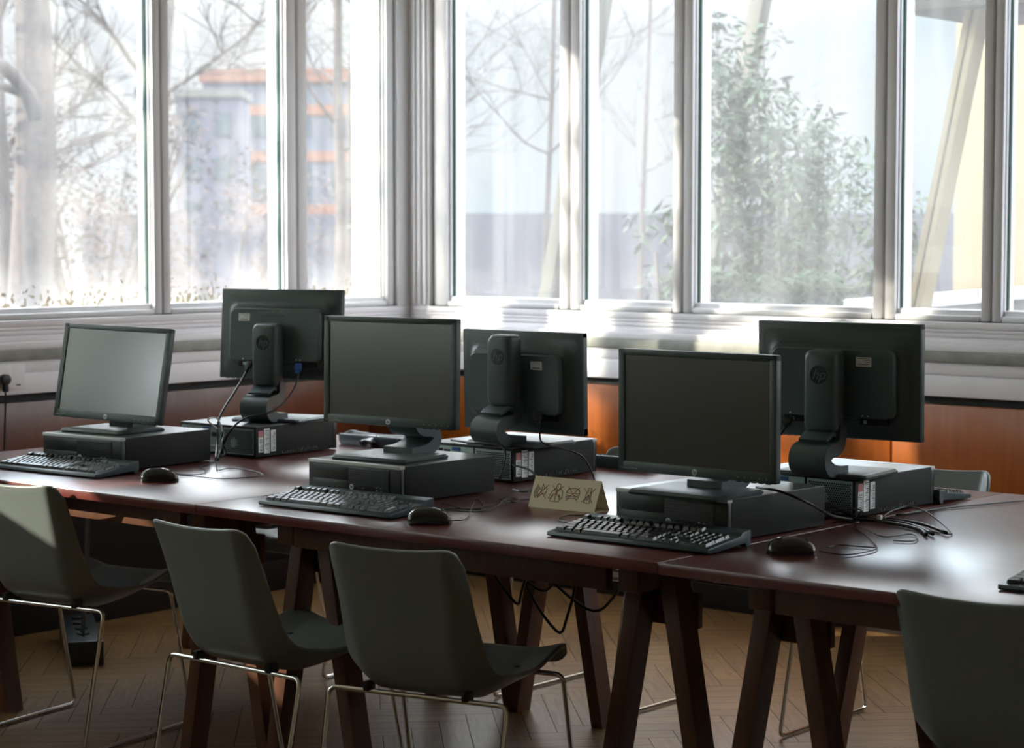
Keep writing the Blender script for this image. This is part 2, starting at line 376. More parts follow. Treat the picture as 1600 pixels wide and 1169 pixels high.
# unseen blinds added as fill light and screen reflection; gaps shaped for sun patches
for (y0, y1, parts) in ((-4.8, -3.6, [(ZS, ZT)]), (-3.6, -2.6, [(ZS, ZT)]), (-2.6, -.9, None), (-.9, .40, [(ZS, ZT)])):
    t = empty('fill_blind', (XL + .012, (y0 + y1) / 2, ZT)); m = MB()
    c = (y0 + y1) / 2
    if parts: 
        for a, b_ in parts: m.box(0, .003, y0 - c + .01, y1 - c - .01, a - ZT, b_ - ZT)
    else:
        for (ya, yb, a, b_) in ((y0, -1.80, ZS, ZT), (-1.80, -1.12, ZS, 1.38), (-1.80, -1.12, 1.62, ZT), (-1.12, y1, ZS, ZT)):
            m.box(0, .003, ya - c, yb - c, a - ZT, b_ - ZT)
    m.build('cloth', FILL_BLIND, t); m = MB(); m.cyl((.012, 0, .03), .028, y1 - y0 - .02, 'y', 16); m.build('roller', WHITE, t)
    tag(t, 'unseen white roller blind added on the left wall for fill light', 'blind', 'roller blinds added for fill light and sun patches')
# corner column with flutes
m = MB(); m.box(XL - .05, -1.714, 3.05, 3.16, ZS, ZT, .004)
for k in range(3): m.box(-1.80 + k * .030, -1.788 + k * .030, 3.040, 3.06, ZS + .01, ZT, .003)
m.box(XL - .16, XL, 2.98, 3.14, ZS, ZT, .004)
struct(m.build('trim_1', FRAME))
# bands below the windows, back wall (y) and left wall (x)
tn = [1]
# (projection towards the room, rear, z0, z1)
def bands(mt, d, z0, z1, grooves=(), back=-.055, bev=.003):
    zs = [z0] + list(grooves) + [z1]
    for side in ('back', 'left'):
        m = MB()
        for i in range(len(zs) - 1):
            a = zs[i] + (.0015 if i else 0); b_ = zs[i + 1] - (.0015 if i + 2 < len(zs) else 0)
            if side == 'back': m.box(XL + d + .0005, XR, YB - d, YB - back, a, b_, bev)
            else: m.box(XL + back, XL + d, YF, YB - back, a, b_, bev)
        if len(zs) > 2:
            if side == 'back': m.box(XL + d, XR, YB - d + .006, YB - back, z0, z1)
            else: m.box(XL + back, XL + d - .006, YF, YB - back, z0, z1)
        tn[0] += 1; struct(m.build('trim_%d' % tn[0], mt))
bands(WHITE, .000, 1.066, 1.1435, grooves=(1.088, 1.105, 1.118))
bands(WHITE, .020, 1.040, 1.0655)
bands(STONE, .028, 1.000, 1.0395)
bands(WHITE, .018, 0.878, 0.9995, grooves=(.955,))
bands(RECESS_SHADE, -.020, 0.848, 0.8775)
# heater casing below the wood, tables' shade put into its near-black colour
for side in ('back', 'left'):
    tn[0] += 1; m = MB()
    if side == 'back': m.box(XL + .02, XR, YB + .012, YB + .045, .121, .398, .003)
    else: m.box(XL - .045, XL - .012, YF, YB + .04, .121, .478, .003)
    struct(m.build('trim_%d' % tn[0], BASE_SHADE))
# wood wainscot panels with seams
k = 0
seams = [XL + .015, -.64, .56, 1.76, 2.96, 4.16, 5.36, XR]
for i in range(len(seams) - 1):
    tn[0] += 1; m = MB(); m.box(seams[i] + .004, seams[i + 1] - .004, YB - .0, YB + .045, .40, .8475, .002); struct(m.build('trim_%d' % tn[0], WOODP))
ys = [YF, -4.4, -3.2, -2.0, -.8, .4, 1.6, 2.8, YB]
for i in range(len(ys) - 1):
    tn[0] += 1; m = MB(); m.box(XL - .045, XL + .0, ys[i] + .004, ys[i + 1] - .004, .48, .8475, .002); struct(m.build('trim_%d' % tn[0], WOOD_SHADE))
m = MB(); m.box(XL + .02, XR, YB - .015, YB + .045, 0, .1195, .003); struct(m.build('baseboard_back', BASE_SHADE))
m = MB(); m.box(XL - .045, XL + .018, YF, YB + .04, 0, .1195, .003); struct(m.build('baseboard_left', BASE_SHADE))

# ================================================================== tables
TX = [-1.24, 0.260, 1.755, 3.255]
tl = ['dark red table top at the left end, under the two leftmost computers', 'middle dark red table top carrying the tent card sign', 'right dark red table top with the bright window glare']
for i in range(3):
    m = MB(); m.mat(TABLE); m.box(TX[i] + .001, TX[i + 1] - .001, 0.0, 1.588, .724, .750, .0025)
    o = tag(m.build('table_top', TABLE), tl[i], 'table', 'dark red table tops in a row')
    a0, a1 = ((-.95, .10), (.54, 1.55), (2.0, 2.98))[i]
    m = MB(); m.box(a0, a1, .085, .11, .655, .7238, .002); m.build('apron', TREST, o)
def trestle(x, lab, src=[None]):
    if src[0] is None:
        t = empty('trestle', (x, 0, 0))
        m = MB(); m.box(-.028, .028, .10, 1.35, .655, .722, .003); m.build('beam', TREST, t)
        for y in (.22, 1.23):
            for s in (-1, 1):
                m = MB(); top, bot = s * .035, s * .165
                yy = y + s * .0
                M = Matrix()
                b = .0215
                pts = [(top - b, .715), (top + b, .715), (bot + b, 0), (bot - b, 0)]
                m.prism(pts, yy - .032, yy + .032, 'y', .002); m.build('leg', TREST, t)
            m = MB(); m.box(-.085, .085, y + .033, y + .05, .56, .64, .002); m.build('gusset', TREST, t)
        src[0] = t
    else:
        t = copy_tree(src[0]); t.location = (x, 0, 0)
    tag(t, lab, 'trestle', 'wooden trestles under the tables')
trestle(-1.02, 'brown wooden trestle at the far left end of the tables')
trestle(.15, 'brown wooden trestle just left of the left table seam')
trestle(.49, 'brown wooden trestle under the middle table behind the second and third chairs')
trestle(1.60, 'brown wooden trestle under the right end of the middle table')
trestle(1.95, 'brown wooden trestle at the left end of the right table')
trestle(3.05, 'brown wooden trestle at the right end beyond the last chair')

# ================================================================== chairs
def chair_proto():
    t = empty('chair', (0, 0, 0))
    prof = [(-.290, .765), (-.268, .70), (-.243, .62), (-.220, .54), (-.193, .468), (-.145, .415), (-.07, .392), (.01, .392), (.09, .402), (.16, .422), (.215, .440), (.245, .442), (.268, .430), (.278, .408)]
    P = catmull([Vector((0, y, z)) for y, z in prof], 4)
    n = len(P); L = [0]
    for i in range(1, n): L.append(L[-1] + (P[i] - P[i - 1]).length)
    T = L[-1]
    def at_s(s):
        s = max(0, min(T, s)); i = 1
        while i < n - 1 and L[i] < s: i += 1
        f = (s - L[i - 1]) / (L[i] - L[i - 1]); p = P[i - 1].lerp(P[i], f)
        tg = (P[i] - P[i - 1]).normalized(); a = P[max(0, i - 2)]; c = P[min(n - 1, i + 1)]; tg = (c - a).normalized()
        nm = Vector((0, -tg.z, tg.y))        # towards the sitter
        return p, nm
    def width(s):
        q = s / T; K = [(0, .180), (.2, .184), (.42, .198), (.55, .207), (.75, .203), (.9, .196), (1, .186)]
        for (a, va), (b, vb) in zip(K, K[1:]):
            if q <= b: return va + (vb - va) * (q - a) / (b - a)
        return K[-1][1]
    def bend(s):
        q = s / T; K = [(0, .020), (.15, .030), (.42, .046), (.56, .052), (.75, .030), (1, .010)]
        for (a, va), (b, vb) in zip(K, K[1:]):
            if q <= b: return va + (vb - va) * (q - a) / (b - a)
        return K[-1][1]
    NU, NV = 32, 46; b = bmesh.new(); G = []
    for j in range(NV + 1):
        row = []
        for i in range(NU + 1):
            u = -1 + 2 * i / NU; au = abs(u)
            c = .72; r_top = .060; r_fr = .05
            cut = (1 - math.sqrt(max(0, 1 - ((au - c) / (1 - c)) ** 2))) if au > c else 0
            s0 = r_top * cut + .012 * (1 - au * au) * 1.0; s1 = T - r_fr * cut
            s = s0 + (s1 - s0) * j / NV
            p, nm = at_s(s); w_ = width(s)
            th = .78 - .22 * min(1, (s / T) / .5); h = 0 if au < th else ((au - th) / (1 - th)) ** 1.08
            x = u * w_ * (1 - .05 * h)
            q = p + nm * (bend(s) * h + .006 * au * au); q.x = x
            row.append(b.verts.new(q))
        G.append(row)
    for j in range(NV):
        for i in range(NU):
            f = b.faces.new([G[j][i], G[j][i + 1], G[j + 1][i + 1], G[j + 1][i]]); f.smooth = True
    me = bpy.data.meshes.new('seat_shell'); bmesh.ops.recalc_face_normals(b, faces=b.faces); b.to_mesh(me); b.free(); me.materials.append(SHELL)
    o = bpy.data.objects.new('seat_shell', me); col.objects.link(o); o.parent = t
    sd = o.modifiers.new('s', 'SOLIDIFY'); sd.thickness = .011; sd.offset = 0
    bv = o.modifiers.new('b', 'BEVEL'); bv.width = .004; bv.segments = 3; bv.limit_method = 'ANGLE'; bv.angle_limit = R(50)
    # chrome sled frame: one closed bent rod
    def arc(pts, r=.022):
        out = []
        n = len(pts); P = [Vector(p) for p in pts]
        for i in range(n):
            a, p, c = P[i - 1], P[i], P[(i + 1) % n]
            d1 = (a - p).normalized(); d2 = (c - p).normalized()
            A = p + d1 * r; B = p + d2 * r
            for k in range(5):
                f = k / 4; out.append(A * (1 - f) ** 2 + p * 2 * f * (1 - f) + B * f * f)
        return out
    m = MB()
    pts = [(-.235, -.16, .398), (.235, -.16, .398), (.230, -.245, .008), (.230, .235, .008), (.225, .145, .412), (-.225, .145, .412), (-.230, .235, .008), (-.230, -.245, .008)]
    m.tube(arc(pts), .0062, 10, smooth_pts=False, closed=True); m.build('sled_frame', CHROME, t, sharp=0)
    for x in (-.13, .13):
        m = MB(); m.box(x - .008, x + .008, -.170, -.135, .398, .420, .003); m.build('seat_clip', PLASTIC2, t)
    for x in (-.11, .11):
        m = MB(); m.box(x - .010, x + .010, .13, .16, .408, .424, .003); m.build('seat_clip', PLASTIC2, t)
    return t
ch0 = chair_proto()
chairs = [
 (-.49, .20, .18, 'grey plastic chair at the left edge, its back sunlit along the top'),
 (.60, -.02, .0, 'grey plastic chair second from left, in front of the left table seam'),
 (1.136, .02, .226, 'grey plastic chair with seat showing, in front of the middle computer'),
 (2.50, .27, .0, 'grey plastic chair at the right edge, in front of the window glare'),
 (-.67, 1.38, math.pi, 'grey chair behind the table, across from the leftmost computer'),
 (.40, 1.53, math.pi, 'grey chair behind the table between the left and middle rear computers'),
 (1.37, 1.67, math.pi, 'pale grey chair behind the table, its back top beside the right rear computer'),
]
for i, (x, y, a, lab) in enumerate(chairs):
    c = ch0 if i == 0 else copy_tree(ch0)
    c.location = (x, y, 0); c.rotation_euler = (0, 0, a)
    tag(c, lab, 'chair', 'chairs on the near side of the tables' if i < 4 else 'chairs on the window side of the tables')

# ================================================================== desktop computers
ROTX90 = Matrix.Rotation(R(90), 4, 'X')      # text facing -y
def face_neg_y(x, y, z): return Matrix.Translation((x, y, z)) @ ROTX90
def face_pos_y(x, y, z): return Matrix.Translation((x, y, z)) @ Matrix.Rotation(R(180), 4, 'Z') @ ROTX90
def scribble(m, x0, z0, x1, z1, h, n, put, r=.0005, seed=1):
    rg = random.Random(seed)
    for i in range(n):
        f = i / n; x = x0 + (x1 - x0) * f; z = z0 + (z1 - z0) * f; w_ = (x1 - x0) / n * .7
        p = [(x + w_ * rg.random(), z + h * rg.random()) for _ in range(4)]
        m.tube([put(*q) for q in p], r, 4, smooth_pts=True, sub=2)
def pc_proto(stickers, seed=3):
    """origin = front-left corner on the table; front faces -y"""
    W_, D_, H_ = .338, .379, .100
    t = empty('desktop_computer', (0, 0, 0))
    m = MB(); m.mat(CASE); m.box(0, W_, .016, D_, .004, H_ - .0015, .002); m.mat(CASETOP_LIT); m.box(.001, W_ - .001, .018, D_ - .002, H_ - .002, H_, 0)
    m.mat(PLASTIC2)
    for x in (.03, W_ - .03):
        for y in (.05, D_ - .04): m.cyl((x, y, .002), .01, .004, seg=12)
    m.build('case', CASE, t)
    m = MB(); m.mat(PLASTIC2); m.box(0, W_, 0, .016, .003, H_ - .008, .003)
    m.box(.018, .150, -.002, .004, .052, H_ - .012, .001); m.box(.018, .150, -.002, .004, .012, .050, .001)
    m.box(.150, .300, -.0015, .004, .012, H_ - .012, .001)
    for k in range(9): m.box(.152, .298, -.0042, -.001, .037 + k * .0056, .0396 + k * .0056, 0)
    m.mat(HOLE); m.box(.190, .245, -.0046, -.001, .022, .040, .0)
    m.mat(WINK)
    for (x, z) in ((.205, .034), (.255, .038), (.255, .030), (.27, .038), (.27, .030)): m.box(x, x + .004, -.0048, -.002, z, z + .003)
    m.build('front_bezel', PLASTIC2, t)
    m = MB(); m.box(0, W_, -.002, .018, H_ - .0085, H_ + .0005, .0015); tag(m.build('trim_strip', SILVER, t), 'silver strip along the top front edge')
    m = MB(); m.mat(SILVER); m.cyl((.166, -.005, .036), .0075, .001, 'y', 20); m.mat(DISC); m.text('hp', .010, face_neg_y(.166, -.0057, .0365), .0003, .25)
    m.build('emblem', SILVER, t)
    # rear: port shield and perforated power supply grille (on the user's left seen from behind)
    y = D_
    m = MB(); m.mat(PORTM); m.box(.150, .330, y - .002, y + .001, .010, .092)
    m.mat(HOLE)
    for (a, b, c, d) in ((.312, .326, .055, .085), (.290, .306, .06, .07), (.290, .306, .074, .084), (.268, .284, .06, .07), (.268, .284, .074, .084), (.240, .262, .060, .082), (.200, .230, .06, .074), (.160, .192, .06, .074)):
        m.box(a, b, y, y + .0025, c, d)
    m.mat(BLUE); m.box(.200, .230, y, y + .004, .080, .090); m.mat(SILVER)
    for kx in range(4): m.box(.160 + kx * .042, .196 + kx * .042, y, y + .003, .014, .018); m.box(.160 + kx * .042, .196 + kx * .042, y, y + .003, .030, .034)
    m.mat(PORTM); m.box(.3, .32, y, y + .008, .02, .035); m.box(.265, .285, y, y + .008, .02, .035)
    m.build('port_panel', PORTM, t)
    m = MB(); m.mat(PORTM); m.box(.008, .142, y - .002, y + .001, .010, .092); m.mat(HOLE)
    hx = .0056
    for r_ in range(13):
        for c_ in range(19):
            x = .014 + c_ * hx * 1.2 + (hx * .6 if r_ % 2 else 0); z = .016 + r_ * hx
            if x > .138 or ((x - .095) ** 2 + (z - .045) ** 2) < .016 ** 2: continue
            m.cyl((x, y + .0012, z), hx * .46, .001, 'y', 6)
    m.mat(PORTM); m.cyl((.095, y + .001, .045), .012, .002, 'y', 20)
    m.build('rear_grille', PORTM, t)
    if stickers:
        # paper labels on the side by the rear edge
        for (a, b, z0, z1, top) in ((.346, .367, .018, .086, 1), (.317, .342, .014, .092, 0), (.289, .311, .018, .086, 0)):
            m = MB(); m.mat(STICK); m.box(-.0008, 0.0, a, b, z0, z1); 
            if top: m.mat(STICKR); m.box(-.0011, 0, a, b, z1 - .02, z1)
            m.mat(INK)
            rg = random.Random(int(a * 1000)); zz = z0 + .004
            while zz < z1 - .006 - (.02 if top else 0):
                h_ = rg.choice([.0008, .0012, .002]); lw = rg.uniform(.35, .8) * (b - a)
                m.box(-.0012, 0, a + .002, a + .002 + lw, zz, zz + h_); zz += h_ + rg.choice([.0016, .003])
            m.build('label', STICK, t)
        m = MB(); scribble(m, .26, .006, .09, .010, .011, 15, lambda a, z: (-.0005, a, z), .00045, seed)
        m.build('scribbled_ink', WINK, t)
    return t
pcA = pc_proto(False); pcD = pc_proto(True)
def place_pc(p, first, x, y, a, lab, rear=False):
    o = p if first else copy_tree(p)
    if rear:   # x, y is the front-left corner as seen from the camera side; the machine faces away
        W_, D_ = .338, .379
        wx = x + W_ * math.cos(a) - D_ * math.sin(a); wy = y + W_ * math.sin(a) + D_ * math.cos(a)
        o.location = (wx, wy, .750); o.rotation_euler = (0, 0, a + math.pi)
    else: o.location = (x, y, .750); o.rotation_euler = (0, 0, a)
    tag(o, lab, 'computer', 'slim desktop computers on the tables'); return o
place_pc(pcA, True, -.806, .319, .088, 'black desktop computer under the tilted front monitor with the light screen')
place_pc(pcA, False, .342, .331, .010, 'black desktop computer in the middle front, behind the middle keyboard')
place_pc(pcA, False, 1.374, .350, -.061, 'black desktop computer in front on the right, beside the tent card sign')
place_pc(pcD, True, -.778, .841, .055, 'black desktop computer seen from behind, at the far left rear', True)
place_pc(pcD, False, .263, .883, -.007, 'black desktop computer seen from behind, just behind the tent card sign', True)
place_pc(pcD, False, 1.382, .881, -.028, 'black desktop computer seen from behind, at the right rear with many cables', True)

# ================================================================== monitors
def rrect(w, h, r, n=5, cx=0, cz=0):
    P = []
    for (sx, sz, a0) in ((1, 1, 0), (-1, 1, 90), (-1, -1, 180), (1, -1, 270)):
        for k in range(n + 1):
            a = R(a0 + 90 * k / n); P.append((cx + sx * (w / 2 - r) + math.cos(a) * r, cz + sz * (h / 2 - r) + math.sin(a) * r))
    return P
def loft(m, loops, cap=True):
    b = bmesh.new(); rs = [[b.verts.new(p) for p in L_] for L_ in loops]; n = len(rs[0])
    for A, B in zip(rs, rs[1:]):
        for k in range(n):
            f = b.faces.new([A[k], A[(k + 1) % n], B[(k + 1) % n], B[k]]); f.smooth = True
    if cap: b.faces.new(rs[0][::-1]); b.faces.new(rs[-1])
    m._take(b)
MW, MH = .452, .293
def monitor(loc, a, pc, tilt, roll, lab, rear, sticker=0, scr=False):
    """origin = stand base centre on the computer; screen faces -y; pc = panel centre (local y, z)"""
    t = empty('monitor', loc, a)
    m = MB()   # base plate
    loft(m, [[(x, y + .005, 0.0) for x, y in rrect(.250, .200, .012)], [(x, y + .005, .006) for x, y in rrect(.256, .206, .014)], [(x, y + .005, .012) for x, y in rrect(.244, .194, .014)]])
    m.build('stand_base', PLASTIC, t)
    m = MB()   # S shaped neck, a thick bent band
    path = catmull([Vector((0, y, z)) for y, z in ((.040, .018), (.090, .017), (.128, .022), (.152, .038), (.152, .058), (.132, .070), (.100, .073), (.074, .088), (.068, .130))], 4)
    th = .018; lo = []; hi = []
    for i, p in enumerate(path):
        tg = (path[min(i + 1, len(path) - 1)] - path[max(i - 1, 0)]).normalized(); nm = Vector((0, -tg.z, tg.y))
        f = min(i, 8) / 8.0; k = th * (.55 + .45 * f)
        lo.append(p - nm * k); hi.append(p + nm * k)
    out = [(q.y, q.z) for q in lo] + [(q.y, q.z) for q in reversed(hi)]
    b = bmesh.new(); hw = .050
    for sgn in (1,):
        n = len(out); A = [b.verts.new((-hw, y, z)) for y, z in out]; B = [b.verts.new((hw, y, z)) for y, z in out]
        N = len(lo)
        for i in range(n):
            f = b.faces.new([A[i], B[i], B[(i + 1) % n], A[(i + 1) % n]]); f.smooth = True
        for i in range(N - 1):
            b.faces.new([A[i], A[i + 1], A[n - 2 - i], A[n - 1 - i]]); b.faces.new([B[i + 1], B[i], B[n - 1 - i], B[n - 2 - i]])
    m._take(b); m.build('neck', PLASTIC, t)
    m = MB(); m.prism([(.070, .108), (.104, .116), (.142, .098), (.138, .091), (.104, .104), (.070, .098)], -.039, .039, 'x', .002); m.build('hinge', PLASTIC, t)
    # tall column cover
    m = MB(); zc = .215; ch = .205
    loft(m, [[(x, .058, z) for x, z in rrect(.088, ch, .014, cz=zc)], [(x, .092, z) for x, z in rrect(.090, ch, .016, cz=zc)],
             [(x, .106, z) for x, z in rrect(.080, ch - .010, .018, cz=zc)], [(x, .110, z) for x, z in rrect(.068, ch - .024, .016, cz=zc)]])
    cv = m.build('column_cover', PLASTIC, t)
    m = MB(); m.mat(DISC); m.cyl((0, .1105, zc + .042), .0235, .0012, 'y', 32); m.mat(RAISED); m.text('hp', .037, face_pos_y(0, .1114, zc + .042), .0006, .35)
    m.build('emblem', DISC, cv)
    # the panel, its own frame
    PM = Matrix.Translation((0, pc[0], pc[1])) @ Matrix.Rotation(-tilt, 4, 'X') @ Matrix.Rotation(roll, 4, 'Y')
    def pb(mm, name, mt, par=t, sharp=40):
        mm.bm.transform(PM); return mm.build(name, mt, par, sharp)
    m = MB(); hx, hz = MW / 2, MH / 2; bs, bt, bb = .0195, .0155, .0245
    m.box(-hx, hx, 0, .020, hz - bt, hz, .003); m.box(-hx, hx, 0, .020, -hz, -hz + bb, .003)
    m.box(-hx, -hx + bs, 0, .020, -hz, hz, .003); m.box(hx - bs, hx, 0, .020, -hz, hz, .003)
    m.box(-hx + .002, hx - .002, .012, .022, -hz + .002, hz - .002, .001)
    bz = pb(m, 'bezel', PLASTIC)
    m = MB(); m.box(-hx + bs, hx - bs, .0035, .006, -hz + bb, hz - bt); pb(m, 'screen', SCREEN)
    m = MB(); m.mat(SILVER); m.cyl((0, -.0006, -hz + .0115), .0075, .0012, 'y', 24); m.mat(DISC); m.text('hp', .0105, face_neg_y(0, -.0014, -hz + .0118), .0003, .3)
    pb(m, 'emblem', SILVER, bz)
    for k in range(5):
        m = MB(); x = hx - .105 + k * .020; m.mat(PLASTIC2); m.box(x - .006, x + .006, .004, .012, -hz - .002, -hz + .001, .0005); m.mat(WINK); m.box(x - .0012, x + .0012, -.0005, .001, -hz + .009, -hz + .0115)
        pb(m, 'button', PLASTIC2, bz)
    m = MB(); m.text('Compaq LA1905wg', .0065, face_neg_y(-hx + .033, -.0003, -hz + .0085), .0002); pb(m, 'front_lettering', WINK, bz)
    # rear shell: swelling frustum then a rounded box with the ports
    m = MB()
    def loop(w_, h_, r_, y, dz=-.004): return [(x, y, z) for x, z in rrect(w_, h_, r_, cz=dz)]
    loft(m, [loop(MW - .008, MH - .008, .006, .021, 0), loop(.396, .232, .040, .023), loop(.378, .214, .036, .028), loop(.362, .198, .032, .036), loop(.352, .188, .028, .040)])
    rs = pb(m, 'rear_shell', PLASTIC)
    m = MB(); loft(m, [loop(.338, .172, .022, .038), loop(.338, .172, .022, .054), loop(.332, .166, .020, .058)]); pb(m, 'rear_housing', PLASTIC)
    m = MB()
    for k in range(34):
        x = -.15 + k * .0091; m.box(x, x + .004, .030, .0375, .088, .0945) if abs(x) < .16 else None
    for k in range(7):
        a_ = R(95 + k * 11)
    pb(m, 'vent_slots', HOLE, rs)
    for sx in (-.10, -.085, .115):
        m = MB(); m.cyl((sx, .0585, -.083), .0022, .0012, 'y', 10); pb(m, 'screw', SILVER, rs)
    for (a_, b_, c_, d_) in ((-.150, -.075, -.095, -.085), (.085, .135, .105, .118)):
        m = MB(); m.mat(HOLE); m.box(a_, b_, .036, .052, -.106, -.0905, .001); m.mat(PORTM); m.box(c_, d_, .050, .053, -.103, -.094); pb(m, 'port_recess', HOLE, rs)
    if sticker:
        m = MB(); sx = {1: .115, 2: -.085, 3: -.088}[sticker]; sz = .052; m.mat(STICK); m.box(sx - .021, sx + .021, .058, .0588, sz - .012, sz + .012, 0)
        m.mat(INK)
        for (z, w_) in ((.008, .03), (.004, .016), (-.001, .010)): m.box(sx - .016 + .0, sx - .016 + w_, .0585, .0591, sz + z, sz + z + .0008)
        if sticker == 3: m.text('0812A020000045', .0042, face_pos_y(sx, .0592, sz - .006), .0002)
        else: m.box(sx - .015, sx + .014, .0585, .0591, sz - .008, sz - .0055)
        pb(m, 'label', STICK, rs)
    if sticker == 1:
        m = MB(); scribble(m, .062, .066, -.032, .064, .010, 14, lambda x, z: (x, .0586, z), .0006, 9); pb(m, 'scribbled_ink', WINK, rs)
        m = MB(); m.tube([(.045, .0585, .045), (.045, .0585, .058), (-.035, .0585, .058), (-.035, .0585, .045)], .0006, 4, False); pb(m, 'cover_seam', HOLE, rs)
    tag(t, lab, 'monitor', 'monitors standing on the computers'); return t
def mon(fx, fy, fz, yaw, tilt, roll, lab, rear, sticker=0, off=.0):
    """fx,fy,fz = centre of the visible face in the world"""
    if not rear:
        loc = (fx, fy, .850); a = yaw; return monitor(loc, a, (0.0, fz - .850), tilt, roll, lab, False)
    a = yaw + math.pi; loc = (fx, fy, .850)     # rear plane at local y=.02
    # base centre moves towards the camera a little: local +y is towards the camera
    return monitor(loc, a, (-.020, fz - .850), -tilt, -roll, lab, True, sticker)
mA = mon(-.674, .478, 1.030, .109, .181, .017, 'front monitor on the left, tilted back with a pale reflecting screen', False)
mB = mon(.516, .462, 1.085, .099, .021, 0, 'middle front monitor with a dark blank screen, in front of the corner of the room', False)
mC = mon(1.592, .365, 1.036, -.010, -.006, 0, 'front monitor on the right with a dark blank screen, right of the tent card sign', False)
mD = mon(-.574, 1.094, 1.128, .278, .079, 0, 'leftmost of the three monitors seen from behind, raised high with a blue plug', True, 1)
mE = mon(.524, 1.012, 1.030, 0, -.023, 0, 'middle of the three monitors seen from behind, lowered close to its computer', True, 2)
mF = mon(1.622, .945, 1.087, .102, -.021, 0, 'rightmost of the three monitors seen from behind, against the orange wood panels', True, 3)

# ================================================================== keyboards
KW, KD = .455, .168
def keyboard(loc, a, lab, first=[None], simple=False):
    if simple:
        t = empty('keyboard', loc, a)
    elif first[0] is not None:
        t = copy_tree(first[0]); t.location = loc; t.rotation_euler = (0, 0, a); tag(t, lab, 'keyboard', 'black keyboards on the tables'); return t
    else: t = empty('keyboard', loc, a)
    z0, z1 = .014, .028
    m = MB(); m.mat(KBODY)
    m.prism([(.0, .002), (-.004, .006), (-.002, .012), (.006, .0135), (.128, .0275), (.134, .0350), (.166, .0385), (KD, .035), (KD, .012), (.162, .001), (.150, .001), (.146, .010), (.03, .002)], 0, KW, 'x', .0015)
    m.build('body', KBODY, t)
    slope = math.atan2(.0140, .122)
    cache = {}
    u = .0190
    def keymesh(w_, d_, name):
        k = (round(w_, 4), round(d_, 4), name)
        if k in cache: return cache[k]
        b = MB(); g = .0008; a0, a1, b0, b1 = g, w_ - g, g, d_ - g; i_ = .0030
        lo = [(a0, b0, -.002), (a1, b0, -.002), (a1, b1, -.002), (a0, b1, -.002)]
        mid = [(a0 + i_ * .9, b0 + i_ * .8, .0058), (a1 - i_ * .9, b0 + i_ * .8, .0058), (a1 - i_ * .9, b1 - i_ * .5, .0072), (a0 + i_ * .9, b1 - i_ * .5, .0072)]
        loft(b, [lo, mid]); 
        for f in b.bm.faces: f.smooth = False
        me = bpy.data.meshes.new(name); bmesh.ops.recalc_face_normals(b.bm, faces=b.bm.faces)
        bmesh.ops.bevel(b.bm, geom=[e for e in b.bm.edges if min(v.co.z for v in e.verts) > 0], offset=.0009, segments=1, affect='EDGES')
        b.bm.to_mesh(me); b.bm.free(); me.materials.append(KEYM); cache[k] = me; return me
    keys = []
    # rows from the front: (y, list of (x, width))
    def row(y, x, ws, d_=u):
        for w_ in ws:
            if w_ > 0: keys.append((x, y, w_ * u, d_, 'key'))
            x += abs(w_) * u
    X0 = .010; Y0 = .013
    keys_before = 0
    row(Y0, X0, [1.5, 1.25, 1.25]); keys.append((X0 + 4 * u, Y0, 6 * u, u, 'spacebar')); row(Y0, X0 + 10 * u, [1.25, 1.25, 1.25, 1.25])
    row(Y0 + u, X0, [2.25] + [1] * 10); keys.append((X0 + 12.25 * u, Y0 + u, 2.75 * u, u, 'shift_key'))
    row(Y0 + 2 * u, X0, [1.75] + [1] * 11); keys.append((X0 + 12.75 * u, Y0 + 2 * u, 2.25 * u, u, 'enter_key'))
    row(Y0 + 3 * u, X0, [1.5] + [1] * 12 + [1.5])
    row(Y0 + 4 * u, X0, [1] * 13); keys.append((X0 + 13 * u, Y0 + 4 * u, 2 * u, u, 'backspace_key'))
    row(Y0 + 5.45 * u, X0, [1, -1, 1, 1, 1, 1, -.5, 1, 1, 1, 1, -.5, 1, 1, 1, 1])
    XN = X0 + 15.3 * u
    row(Y0, XN, [1, 1, 1]); row(Y0 + u, XN, [-1, 1]); row(Y0 + 3 * u, XN, [1, 1, 1]); row(Y0 + 4 * u, XN, [1, 1, 1]); row(Y0 + 5.45 * u, XN, [1, 1, 1])
    XK = XN + 3.3 * u; v = u
    row(Y0, XK, [2, 1]); row(Y0 + u, XK, [1, 1, 1]); row(Y0 + 2 * u, XK, [1, 1, 1]); row(Y0 + 3 * u, XK, [1, 1, 1]); row(Y0 + 4 * u, XK, [1, 1, 1, 1])
    for yy in (0, 2): keys.append((XK + 3 * u, Y0 + yy * u, u, 2 * u, 'plus_key' if yy else 'return_key'))
    if simple:
        m = MB(); M = Matrix()
        for (x, y, w_, d_, nm) in keys:
            b = bmesh.new(); b.from_mesh(keymesh(w_, d_, nm)); b.transform(Matrix.Translation((x, y, .0145 + (y - .006) * math.tan(slope))) @ Matrix.Rotation(slope, 4, 'X')); m._take(b)
        m.build('keycaps', KEYM, t)
    else:
        for (x, y, w_, d_, nm) in keys:
            o = bpy.data.objects.new(nm, keymesh(w_, d_, nm)); col.objects.link(o); o.parent = t
            o.location = (x, y, .0145 + (y - .006) * math.tan(slope) + (.004 if y > .11 else 0)); o.rotation_euler = (slope, 0, 0)
        first[0] = t
    tag(t, lab, 'keyboard', 'black keyboards on the tables'); return t
kA = keyboard((-.845, .165, .750), .055, 'black keyboard at the left end of the tables, front left')
kB = keyboard((.398, .097, .750), .035, 'black keyboard in the middle, in front of the middle computer')
kC = keyboard((1.326, .150, .750), .010, 'black keyboard in front of the tent card sign and right front computer')
kD = keyboard((2.478, .155, .750), .06, 'black keyboard cut off by the right edge')
kE = keyboard((-.10, 1.50, .750), math.pi - .03, 'black keyboard on the far side between the left and middle monitors', simple=True)
